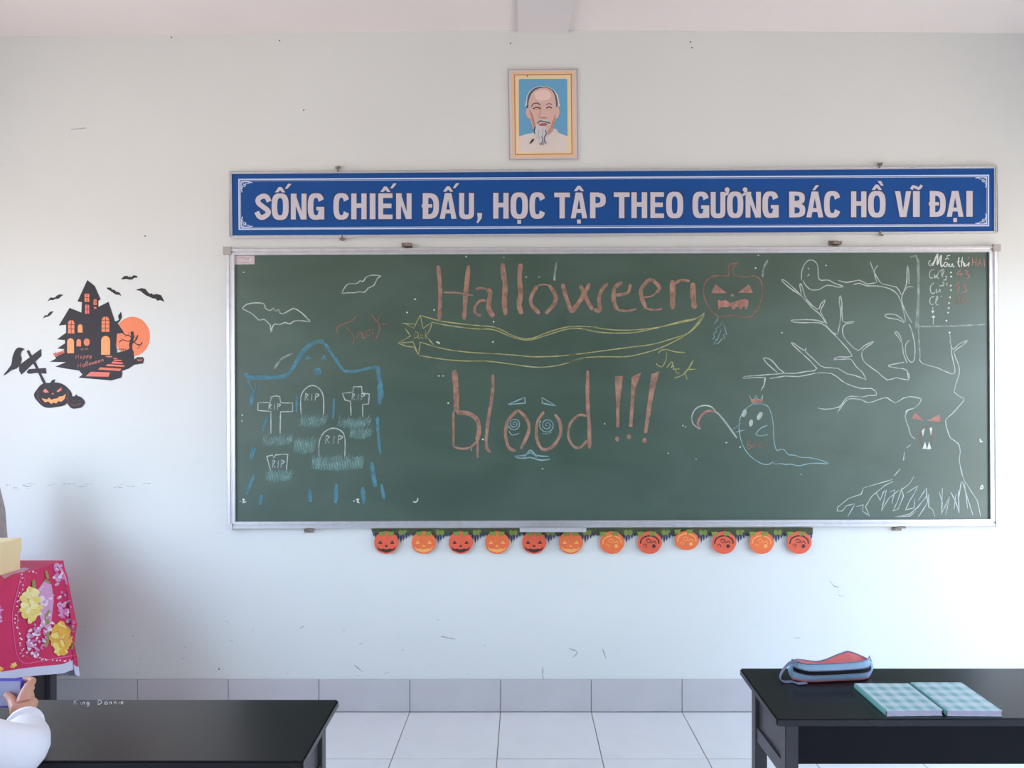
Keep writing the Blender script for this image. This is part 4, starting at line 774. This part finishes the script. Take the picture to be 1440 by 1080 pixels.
# pencil case
M_CB = mat('case_blue_cloth', srgb(150, 182, 208), .85, bump=.4, bscale=500, noise=.05, nscale=60); M_CC = mat('case_coral_cloth', srgb(222, 118, 118), .85, bump=.4, bscale=500); M_CZ = mat('case_zipper', (.008, .009, .015, 1), .7, spec=.15); M_CG = mat('case_grey_piping', srgb(128, 132, 158), .8)
pa = on_desk(RD, 1120, 962); pb = on_desk(RD, 1231, 957)
case = empty('pencil_case', (pa+pb)/2, 'light blue and coral zip pencil case lying on the right desk', 'pencil case')
L = (pb-pa).length; ax = (pb-pa).normalized(); ay = Vector((-ax.y, ax.x, 0)); az = Vector((0, 0, 1)); SCL = pa.y+D
def cp(u, v, h): return pa+ax*(u*L)+ay*v+az*h
px_m = SCL/F
def hgt(u):   # height of the upper seam along the case (m)
    pts = [(0, 30), (.12, 27), (.5, 26.5), (.85, 28), (1, 30)]
    for (a, b), (c, d) in zip(pts, pts[1:]):
        if a <= u <= c: return (b+(d-b)*(u-a)/(c-a))*px_m
    return 30*px_m
def crest(u):
    pts = [(0, 29), (.1, 29), (.25, 25.5), (.38, 23), (.5, 26), (.64, 32), (.78, 37), (.88, 33), (1, 27)]
    for (a, b), (c, d) in zip(pts, pts[1:]):
        if a <= u <= c: return (b+(d-b)*(u-a)/(c-a))*px_m
    return 30*px_m
nu = 22; Wd = .052
def surf(fn, rows, nm, m):
    g = bmesh.new(); grid = [[g.verts.new(fn(i/nu, r)) for r in rows] for i in range(nu+1)]
    for i in range(nu):
        for k in range(len(rows)-1): g.faces.new((grid[i][k], grid[i+1][k], grid[i+1][k+1], grid[i][k+1]))
    return fin(nm, g, m, case, smooth=True)
def endr(u): return min(1, (1-abs(2*u-1)**7))
lean = lambda s: 0
def front(u, s):   # s 0 bottom .. 1 top seam
    bulge = -.012*math.sin(PI*min(1, s*1.05))*(.6+.4*endr(u)); e = 1-endr(u)
    return cp(u, bulge+.028*e, .004+s*(hgt(u)-.004))
def back(u, s): e = 1-endr(u); return cp(u, Wd+.010*math.sin(PI*s)-.028*e, .004+s*(crest(u)-.010))
surf(front, [0, .08, .16, .24, .36, .48, .6, .7, .8, .9, 1], 'front_side', M_CB)
surf(back, [0, .25, .5, .75, 1], 'back_side', M_CB)
def topf(u, s):
    a, b = front(u, 1), back(u, 1); p = a.lerp(b, s); p.z += (-.007*math.sin(PI*s)); return p
surf(topf, [0, .12, .3, .5, .7, .88, 1], 'top_panel', M_CC)
def botf(u, s): return front(u, 0).lerp(back(u, 0), s)
surf(botf, [0, .5, 1], 'base_panel', M_CC)
g = bmesh.new()
for u0 in (0, 1):
    fr = [front(u0, s/5) for s in range(6)]; bk = [back(u0, s/5) for s in range(6)]
    md = [fr[i].lerp(bk[i], .5)+ax*(.012*math.sin(PI*i/5)*(1 if u0 else -1)) for i in range(6)]
    vf, vm, vb = [[g.verts.new(p) for p in q] for q in (fr, md, bk)]
    for i in range(5): g.faces.new((vf[i], vf[i+1], vm[i+1], vm[i])); g.faces.new((vm[i], vm[i+1], vb[i+1], vb[i]))
fin('end_panel', g, M_CB, case, smooth=True)
def band(s0, s1, nm, m, off): 
    surf(lambda u, r: front(u, s0+(s1-s0)*r)+Vector((0, -off, 0)), [0, .5, 1], nm, m)
band(.47, .66, 'zipper', M_CZ, .0016); band(.0, .10, 'base_trim', M_CC, .0014)
for s in (.44, .69):
    g = bmesh.new(); tube(g, [front(u/nu, s)+Vector((0, -.0015, 0)) for u in range(nu+1)], .0014, 6); fin('piping', g, M_CG, case, smooth=True)
g = bmesh.new(); tube(g, [front(u/nu, 1) for u in range(nu+1)], .0016, 6); fin('piping', g, M_CG, case, smooth=True)
g = bmesh.new(); tube(g, [back(u/nu, 1) for u in range(nu+1)], .0024, 6); fin('piping', g, M_CG, case, smooth=True)
g = bmesh.new(); hp = smooth_path([(0, 30), (-.07, 27), (-.15, 17), (-.18, 8), (-.14, 2.2), (-.03, 1.6), (.12, 2)], 4); 
prev = None
for u, hh in hp:
    c0 = cp(u, .012 if u < 0 else -.004, max(.002, hh*px_m)); ring = [g.verts.new(c0+Vector((0, dy, 0))+az*dz) for dy, dz in ((-.006, -.0015), (.006, -.0015), (.006, .0015), (-.006, .0015))]
    if prev:
        for k in range(4): g.faces.new((prev[k], prev[(k+1) % 4], ring[(k+1) % 4], ring[k]))
    prev = ring
fin('strap', g, M_CG, case)
g = bmesh.new(); box(g, 0, .007, -.003, .001, -.004, .004); o = fin('zip_pull', g, M_CZ, case); q = front(.02, .56); o.matrix_parent_inverse.identity(); o.location = Vector(q)-case.location+Vector((0, -.003, 0))

# ---------------------------------------------------------------- teacher's table, cloth and box
TZ = .80; TX = -2.155; TYb = 3.13-D
table = empty('teacher_table', (TX-.35, -.85, 0), 'dark table at far left under the pink floral tablecloth', 'table')
g = bmesh.new(); box(g, TX-.7, TX-.008, TYb-.8, TYb-.008, TZ-.025, TZ-.004, bev=.002); fin('table_top', g, M_DESKS, table)
for x, y in ((TX-.69, TYb-.79), (TX-.06, TYb-.79), (TX-.69, TYb-.06), (TX-.055, TYb-.06)):
    g = bmesh.new(); box(g, x, x+.04, y, y+.045, 0, TZ-.025, bev=.002); fin('leg', g, M_DESKS, table)
g = bmesh.new(); box(g, TX-.045, TX-.03, TYb-.75, TYb-.06, .12, TZ-.025); fin('side_panel', g, M_DESK, table)
g = bmesh.new(); box(g, TX-.65, TX-.06, TYb-.05, TYb-.035, .12, TZ-.025); fin('back_panel', g, M_DESK, table)

M_CLOTH = mat('cloth_crimson', srgb(205, 40, 92), .6, noise=.08, nscale=5, bump=.15, bscale=90); M_LACE = mat('cloth_white_hem', srgb(205, 205, 225), .8)
M_F = [mat('print_yellow', srgb(240, 215, 120), .6), mat('print_gold', srgb(232, 178, 62), .6), mat('print_pink', srgb(214, 120, 178), .6), mat('print_lilac', srgb(216, 160, 200), .6), mat('print_leaf', srgb(150, 150, 80), .6), mat('print_white', srgb(235, 215, 228), .6), mat('print_line_pink', srgb(232, 110, 160), .6), mat('print_cream', srgb(246, 232, 165), .6), mat('print_orange', srgb(236, 170, 80), .6)]
cloth = empty('tablecloth', (TX-.35, -.85, TZ), 'crimson tablecloth with yellow and pink flowers and white hem', 'tablecloth')
YF = TYb+.03
def drop_z(y): return .42+ .02*math.sin(y*9)                  # hem height
g = bmesh.new()
ys = [TYb-.85+i*(.85)/44 for i in range(45)]; rows = 12
def sidept(y, s):       # s 0 top .. 1 hem
    zt = TZ+.003; zb_ = unproj_plane(CX+TX/(y+D)*F, 0, (TX, 0, 0), (1, 0, 0)).z if 0 else None
    hem = .300+min(.13, max(0, .306*(3.07-D-y)))
    k = max(0, (y-(TYb-.18))/.18)
    x = TX+.004+.012*math.sin(y*17)*s*s+.006*s+.045*k*k*s
    return Vector((x, y, zt+(hem-zt)*s))
grid = [[g.verts.new(sidept(y, r/rows)) for r in range(rows+1)] for y in ys]
for i in range(44):
    for r in range(rows):
        fc = g.faces.new((grid[i][r], grid[i+1][r], grid[i+1][r+1], grid[i][r+1])); fc.material_index = 1 if r >= rows-1 else 0
# folded corner that swings out past the table end, then the short drop along the back
C0 = sidept(ys[-1], 0)
def corner(u, s):
    a = sidept(ys[-1], s); t = unproj_plane(88, 790, (0, TYb+.0, 0), (0, 1, 0)); out = [(88, 790), (95, 812), (101, 845), (108, 878), (104, 905), (108, 925), (112, 951)]
    q = s*(len(out)-1); i = min(len(out)-2, int(q)); f_ = q-i; px, py = out[i][0]*(1-f_)+out[i+1][0]*f_, out[i][1]*(1-f_)+out[i+1][1]*f_
    b = W(px, py, TYb+.015); p = a.lerp(b, u); p.y += -.02*math.sin(PI*u)*s
    return p
prev = grid[-1]
for k in range(1, 7):
    cur = [g.verts.new(corner(k/6, r/rows)) for r in range(rows+1)]
    for r in range(rows): g.faces.new((prev[r], cur[r], cur[r+1], prev[r+1])).material_index = 1 if r >= rows-1 else 0
    prev = cur
for k in range(1, 12):
    cur = [g.verts.new(Vector((prev[r].co.x-.07*(1 if k > 1 else .8), TYb+.015+.006*math.sin(k*1.3)*r/rows, prev[r].co.z if r < rows else prev[r].co.z))) for r in range(rows+1)]
    for r in range(rows): g.faces.new((prev[r], cur[r], cur[r+1], prev[r+1])).material_index = 1 if r >= rows-1 else 0
    prev = cur
tp = [g.verts.new(p) for p in ((TX+.004, TYb-.85, TZ+.003), (TX+.004, TYb, TZ+.003), (W(88, 790, TYb).x, TYb+.012, TZ+.002), (TX-.75, TYb+.012, TZ+.003), (TX-.75, TYb-.85, TZ+.003))]
g.faces.new(tp)
o = fin('cloth', g, M_CLOTH, cloth, [M_CLOTH, M_LACE], smooth=False)
md = o.modifiers.new('thickness', 'SOLIDIFY'); md.thickness = .0012; md.offset = -1
def ctx(px, py, off):
    def side(y):
        z = EYE-(py-CY)/F*(y+D); p = sidept(y, .5); hem = .300+min(.13, max(0, .306*(3.07-D-y))); q = max(0, min(1, (TZ+.003-z)/(TZ+.003-hem)))
        p = sidept(y, q); return CX+(p.x+off)/(y+D)*F, Vector((p.x+off, y, z))
    if px <= side(TYb)[0]:
        lo, hi = TYb-.85, TYb
        for _ in range(26):
            m_ = (lo+hi)/2
            if side(m_)[0] < px: lo = m_
            else: hi = m_
        return side(lo)[1]
    t = (px-77)/30; s = max(0, min(1, (py-790)/160)); a = corner(0, s); b = corner(1, s); pxa = CX+a.x/(a.y+D)*F; pxb = CX+b.x/(b.y+D)*F; u = max(0, min(1, (px-pxa)/max(1, pxb-pxa)))
    return unproj_plane(px, py, (0, corner(u, s).y-off*2-.006, 0), (0, 1, 0))
f = Flat(0); f.place = lambda px, py, layer: ctx(px, py, .003+layer*.0005)
V = cr(0, 740, 3.175); random.seed(11)
f.line(V((95,215),(85,260),(70,320),(55,390),(58,450),(65,510),(75,570),(105,610),(170,605),(250,590),(340,575)), 1.0, 0, 6); f.line(V((115,215),(105,260),(90,330),(78,400),(80,480),(95,560),(130,590)), .6, 0, 6)
for (x0, y0), (x1, y1), n in (((100,220),(70,400),12), ((65,400),(100,590),16), ((130,200),(170,210),4), ((110,560),(200,600),9), ((180,590),(340,600),10)):
    for k in range(n):
        t = k/n; x, y = V((x0+(x1-x0)*t+random.uniform(-5, 14), y0+(y1-y0)*t+random.uniform(-6, 6)))[0]; f.ell(x, y, random.uniform(.8, 1.7), random.uniform(.7, 1.3), 1, 5, n=7, rot=random.uniform(-1, 0))
f.poly(V((165,290),(200,240),(230,260),(240,330),(230,420),(215,470),(190,440),(170,380)), .3, 3)
def flower(cx, cy, rx, ry, ms, n=30, sz=4.5, lay=1):
    for k in range(n):
        a = random.uniform(0, 2*PI); r = math.sqrt(random.random()); x, y = cx+rx*r*math.cos(a), cy+ry*r*math.sin(a)
        f.ell(x, y, sz*random.uniform(.5, 1), sz*random.uniform(.35, .7), lay+k*.12, random.choice(ms), n=9, rot=random.uniform(-1.2, 1.2))
flower(*V((140,350))[0], 13, 23, (0, 7, 7, 0), 70, 6.5); flower(*V((272,495))[0], 12, 22, (1, 0, 1, 8), 70, 6.5)
flower(*V((205,310))[0], 10, 14, (3, 5), 26, 4); flower(*V((165,510))[0], 15, 24, (2, 3, 5), 60, 3.6); flower(*V((262,215))[0], 7, 16, (2, 3, 5), 30, 3.4); flower(*V((285,350))[0], 9, 20, (2, 3, 5), 40, 3.4); flower(*V((315,430))[0], 5, 16, (3, 2), 20, 3); flower(*V((210,440))[0], 8, 16, (3, 5, 2), 24, 4)
for p in (((205,200),(215,235)), ((200,240),(225,255)), ((150,240),(155,290)), ((215,470),(205,540)), ((220,375),(205,410)), ((205,390),(215,450)), ((325,520),(320,550))): f.line(V(*p), 6, 3, 4)
f.line(V((255,165),(285,215),(300,265)), 3, 2, 3)
for x, y in ((62, 625), (0, 640)): flower(*V((x, y))[0], 4, 4, (0, 8), 10, 3)
flower(*V((0, 390))[0], 3, 12, (2, 3), 14, 3)
bmx = f.bm; bmesh.ops.recalc_face_normals(bmx, faces=bmx.faces); me = bpy.data.meshes.new('flower_print'); bmx.to_mesh(me); bmx.free(); o = link('flower_print', me, None, cloth, M_F); o.matrix_parent_inverse = cloth.matrix_basis.inverted()
g = bmesh.new(); prism(g, [unproj_plane(x, y, (0, 0, TZ+.0045), (0, 0, 1)) for x, y in V((20,235),(60,212),(100,205),(130,190),(110,185),(60,195),(0,215))], (0, 0, .0006)); fin('border_print', g, M_F[3], cloth)

M_BOX = mat('cream_card', srgb(238, 216, 168), .7, noise=.03, nscale=12)
def face_pt(px, py, X): return unproj_plane(px, py, (X, 0, 0), (1, 0, 0))
bxX = unproj_plane(31, 801, (0, 0, TZ+.004), (0, 0, 1)); far = bxX; near_y = far.y-.28; bz = TZ+.0055
ztop = unproj_plane(31.5, 756, (bxX.x, 0, 0), (1, 0, 0)).z; zlid = unproj_plane(31, 777, (bxX.x, 0, 0), (1, 0, 0)).z
bx = empty('cardboard_box', (bxX.x-.14, far.y-.17, bz), 'cream cardboard box with lid standing on the floral tablecloth', 'box')
g = bmesh.new(); box(g, bxX.x-.30, bxX.x-.004, near_y, far.y-.004, bz, zlid+.002, bev=.002); fin('box_body', g, M_BOX, bx)
g = bmesh.new(); box(g, bxX.x-.304, bxX.x, near_y-.004, far.y, zlid, ztop, bev=.002); fin('lid', g, M_BOX, bx)
g = bmesh.new(); c = face_pt(-3, 806, bxX.x-.002)
# grey bag standing behind the box, only its rounded edge in view
M_BAG = mat('taupe_cloth', srgb(158, 150, 148), .9, noise=.08, nscale=30, bump=.4, bscale=200)
p = unproj_plane(6, 770, (0, TYb-.07, 0), (0, 1, 0)); r0 = W(8, 757, TYb-.07); r1 = W(1, 676, TYb-.07)
bag = empty('cloth_bag', (r0.x-.11, TYb-.07, TZ), 'taupe cloth bag standing behind the cream box at the left picture edge', 'bag')
g = bmesh.new(); prof = [(0, TZ+.006), (.005, TZ+.09), (0, r0.z), (-.012, (r0.z+r1.z)/2), (-.035, r1.z), (-.055, r1.z+.05), (-.09, r1.z+.07)]
n = 20; rings = []
for dx, z in prof:
    hw = .11+dx; rings.append([g.verts.new((r0.x-.11+hw*math.copysign(abs(math.cos(t))**.6, math.cos(t)), TYb-.08+.055*math.copysign(abs(math.sin(t))**.7, math.sin(t))*(1 if z < r1.z else .6), z)) for t in [2*PI*k/n for k in range(n)]])
for a, b in zip(rings, rings[1:]):
    for k in range(n): g.faces.new((a[k], a[(k+1) % n], b[(k+1) % n], b[k]))
g.faces.new(rings[0][::-1]); g.faces.new(rings[-1]); fin('bag_body', g, M_BAG, bag, smooth=True)
g = bmesh.new(); cz = r1.z+.06; cxb = r0.x-.11; tube(g, [(cxb-.05, TYb-.08, cz), (cxb-.04, TYb-.08, cz+.08), (cxb, TYb-.08, cz+.11), (cxb+.04, TYb-.08, cz+.08), (cxb+.05, TYb-.08, cz)], .006, 8); fin('handle', g, M_BAG, bag, smooth=True)

# ---------------------------------------------------------------- the seated pupil (only the right arm is in view)
def skin_mesh(name, verts, edges, m, parent, root=0, lv=2):
    me = bpy.data.meshes.new(name); me.from_pydata([v[0] for v in verts], edges, []); me.materials.append(m)
    o = bpy.data.objects.new(name, me); C.objects.link(o); o.parent = parent; o.matrix_parent_inverse = parent.matrix_basis.inverted()
    o.modifiers.new('skin', 'SKIN'); sl = me.skin_vertices[0].data if me.skin_vertices else None
    if sl is None:
        bpy.context.view_layer.objects.active = o; raise RuntimeError('no skin layer')
    for i, v in enumerate(verts):
        r = v[1]; sl[i].radius = (r, r) if not isinstance(r, tuple) else r; sl[i].use_root = (i == root)
    s = o.modifiers.new('sub', 'SUBSURF'); s.levels = s.render_levels = lv
    for p_ in me.polygons: p_.use_smooth = True
    o.modifiers['skin'].use_smooth_shade = True
    return o
M_SKIN = mat('skin', srgb(205, 150, 128), .5, noise=.06, nscale=14); M_SHIRT = mat('white_shirt', srgb(236, 234, 242), .85, bump=.3, bscale=40); M_TROU = mat('navy_trousers', (.02, .025, .05, 1), .8); M_HAIR = mat('black_hair', (.012, .01, .01, 1), .5)
me_ = empty('person', (-1.52, -2.32, 0), 'person in white long sleeved shirt leaning on left desk, holding up a phone', 'person')
EL = Vector((-1.088, -1.905, .748)); WR = Vector((-1.240, -1.690, .742)); SH = Vector((-1.34, -2.20, 1.02)); SHL = Vector((-1.68, -2.20, 1.02)); ELL = Vector((-1.75, -1.93, .76)); WRL = Vector((-1.45, -1.70, .76)); CH = Vector((-1.51, -2.22, .98)); PEL = Vector((-1.51, -2.34, .52)); NK = Vector((-1.51, -2.18, 1.10)); HD = Vector((-1.50, -2.14, 1.20))
HIPR, HIPL = PEL+Vector((.09, 0, 0)), PEL+Vector((-.09, 0, 0)); KR, KL = Vector((-1.40, -1.95, .465)), Vector((-1.62, -1.95, .465)); AR, AL = Vector((-1.39, -1.88, .08)), Vector((-1.63, -1.88, .08)); TR, TL = AR+Vector((0, .15, -.045)), AL+Vector((0, .15, -.045))
body = [(PEL, .05), (CH, .055), (NK, .045), (HD, .075), (HD+Vector((.0, .01, .10)), .085), (SH, .035), (EL, .038), (WR, .026), (SHL, .035), (ELL, .038), (WRL, .026), (HIPR+Vector((-.02, .05, 0)), .035), (KR, .045), (AR, .04), (HIPL+Vector((.02, .05, 0)), .035), (KL, .045), (AL, .04), (TR, .03), (TL, .03)]
skin_mesh('body', body, [(0,1),(1,2),(2,3),(3,4),(1,5),(5,6),(6,7),(1,8),(8,9),(9,10),(0,11),(11,12),(12,13),(0,14),(14,15),(15,16),(13,17),(16,18)], M_SKIN, me_)
mid = EL.lerp(WR, .5); cuff = EL.lerp(WR, .68)
sh = [(PEL+Vector((0, 0, -.02)), (.17, .13)), (CH-Vector((0, 0, .06)), (.17, .13)), (NK-Vector((0, -.005, .015)), .07), (SH, .072), (SH.lerp(EL, .5)+Vector((0, 0, -.01)), .062), (EL+Vector((.0, 0, .0)), .063), (mid+Vector((.008, -.01, -.002)), .052), (cuff, .040), (SHL, .072), (SHL.lerp(ELL, .5), .062), (ELL, .06), (ELL.lerp(WRL, .8), .042)]
skin_mesh('shirt', sh, [(0,1),(1,2),(1,3),(3,4),(4,5),(5,6),(6,7),(1,8),(8,9),(9,10),(10,11)], M_SHIRT, me_)
g = bmesh.new(); dvec = (WR-cuff).normalized(); tube(g, [cuff-dvec*.008, cuff+dvec*.012, cuff+dvec*.028], [.041, .040, .037], 20); fin('cuff', g, M_SHIRT, me_, smooth=True)
skin_mesh('trousers', [(PEL, .11), (HIPR+Vector((0, .04, -.015)), .088), (KR, .072), (AR+Vector((0, 0, .05)), .052), (HIPL+Vector((0, .04, -.015)), .088), (KL, .072), (AL+Vector((0, 0, .05)), .052), (PEL+Vector((0, 0, .10)), (.13, .11)), (PEL+Vector((0, -.03, -.04)), .09)], [(0,1),(1,2),(2,3),(0,4),(4,5),(5,6),(0,7),(0,8)], M_TROU, me_)
for a, t in ((AR, TR), (AL, TL)): skin_mesh('shoe', [(a+Vector((0, -.03, -.035)), .042), (t+Vector((0, -.06, .005)), .045), (t+Vector((0, .02, 0)), .036)], [(0,1),(1,2)], M_HAIR, me_)
g = bmesh.new(); bmesh.ops.create_uvsphere(g, u_segments=24, v_segments=16, radius=.112)
for v in g.verts:
    v.co.z *= 1.15; v.co.y *= 1.05
bmesh.ops.delete(g, geom=[v for v in g.verts if v.co.y > .045 and v.co.z < .05], context='VERTS')
for v in g.verts: v.co += HD+Vector((0, -.012, .07))
fin('hair', g, M_HAIR, me_, smooth=True)
for sx in (-1, 1):
    g = bmesh.new(); bmesh.ops.create_uvsphere(g, u_segments=10, v_segments=8, radius=.011)
    for v in g.verts: v.co += HD+Vector((sx*.03, .084, .07))
    fin('eye', g, M_HAIR, me_, smooth=True)
    g = bmesh.new(); bmesh.ops.create_uvsphere(g, u_segments=12, v_segments=8, radius=.026)
    for v in g.verts: v.co.x *= .35; v.co += HD+Vector((sx*.088, .01, .05))
    fin('ear', g, M_SKIN, me_, smooth=True)
skin_mesh('nose', [(HD+Vector((0, .085, .075)), .008), (HD+Vector((0, .105, .045)), .013)], [(0,1)], M_SKIN, me_)
g = bmesh.new(); tube(g, [HD+Vector((-.022, .082, .01)), HD+Vector((0, .09, .007)), HD+Vector((.022, .082, .01))], [.003, .006, .003], 8); fin('mouth', g, mat('lips', srgb(180, 100, 95), .5), me_, smooth=True)
# phone held in landscape between both hands
PH = Vector((-1.338, -1.668, .786))
ph = empty('smartphone', PH, 'smartphone in violet case held up in both hands over the left desk', 'phone')
g = bmesh.new(); box(g, PH.x-.078, PH.x+.078, PH.y-.0045, PH.y+.0045, PH.z-.037, PH.z+.037, bev=.004); fin('phone_case', g, mat('violet_case', srgb(105, 88, 190), .35), ph)
g = bmesh.new(); box(g, PH.x-.072, PH.x+.072, PH.y-.0052, PH.y-.0040, PH.z-.031, PH.z+.031); fin('screen', g, mat('phone_glass', srgb(170, 170, 200), .1), ph)
def hand(wr, side):
    s = side; KN = Vector((PH.x+s*.070, PH.y-.012, PH.z-.012)); P0 = wr; P1 = wr.lerp(KN, .52)+Vector((s*.016, -.008, 0)); 
    V_ = [(P0, .027), (P1, (.034, .022)), (Vector((PH.x+s*.087, PH.y-.012, PH.z-.008)), (.021, .024))]; Ed = [(0, 1), (1, 2)]
    for k in range(4):
        b0 = Vector((PH.x+s*(.094-.004*k), PH.y-.006, PH.z+.020-.017*k)); b1 = b0+Vector((-s*.004, .022, .004)); b2 = b1+Vector((-s*.020, .006, .002)); b3 = b2+Vector((-s*(.018-.003*abs(k-1.4)), -.002, 0))
        i = len(V_); V_ += [(b0+Vector((0, -.003, 0)), .0108), (b1, .0092), (b2, .0080), (b3, .0070)]; Ed += [(2, i), (i, i+1), (i+1, i+2), (i+2, i+3)]
    t0 = P1+Vector((-s*.018, -.012, .006)); t1 = Vector((PH.x+s*.060, PH.y-.018, PH.z-.006)); t2 = Vector((PH.x+s*.040, PH.y-.013, PH.z+.004)); i = len(V_)
    V_ += [(t0, .012), (t1, .0098), (t2, .0082)]; Ed += [(1, i), (i, i+1), (i+1, i+2)]
    skin_mesh('hand', V_, Ed, M_SKIN, me_)
hand(WR, 1); hand(WRL, -1)
# bench
bench = empty('school_bench', (-1.2, -2.34, 0), 'black wooden bench behind the left desk under the seated person', 'bench')
g = bmesh.new(); box(g, -1.8, -.55, -2.46, -2.22, .355, .38, bev=.003); fin('seat', g, M_DESK, bench)
for x in (-1.75, -.64):
    for y in (-2.45, -2.265): g = bmesh.new(); box(g, x, x+.04, y, y+.035, 0, .355, bev=.002); fin('leg', g, M_DESKS, bench)
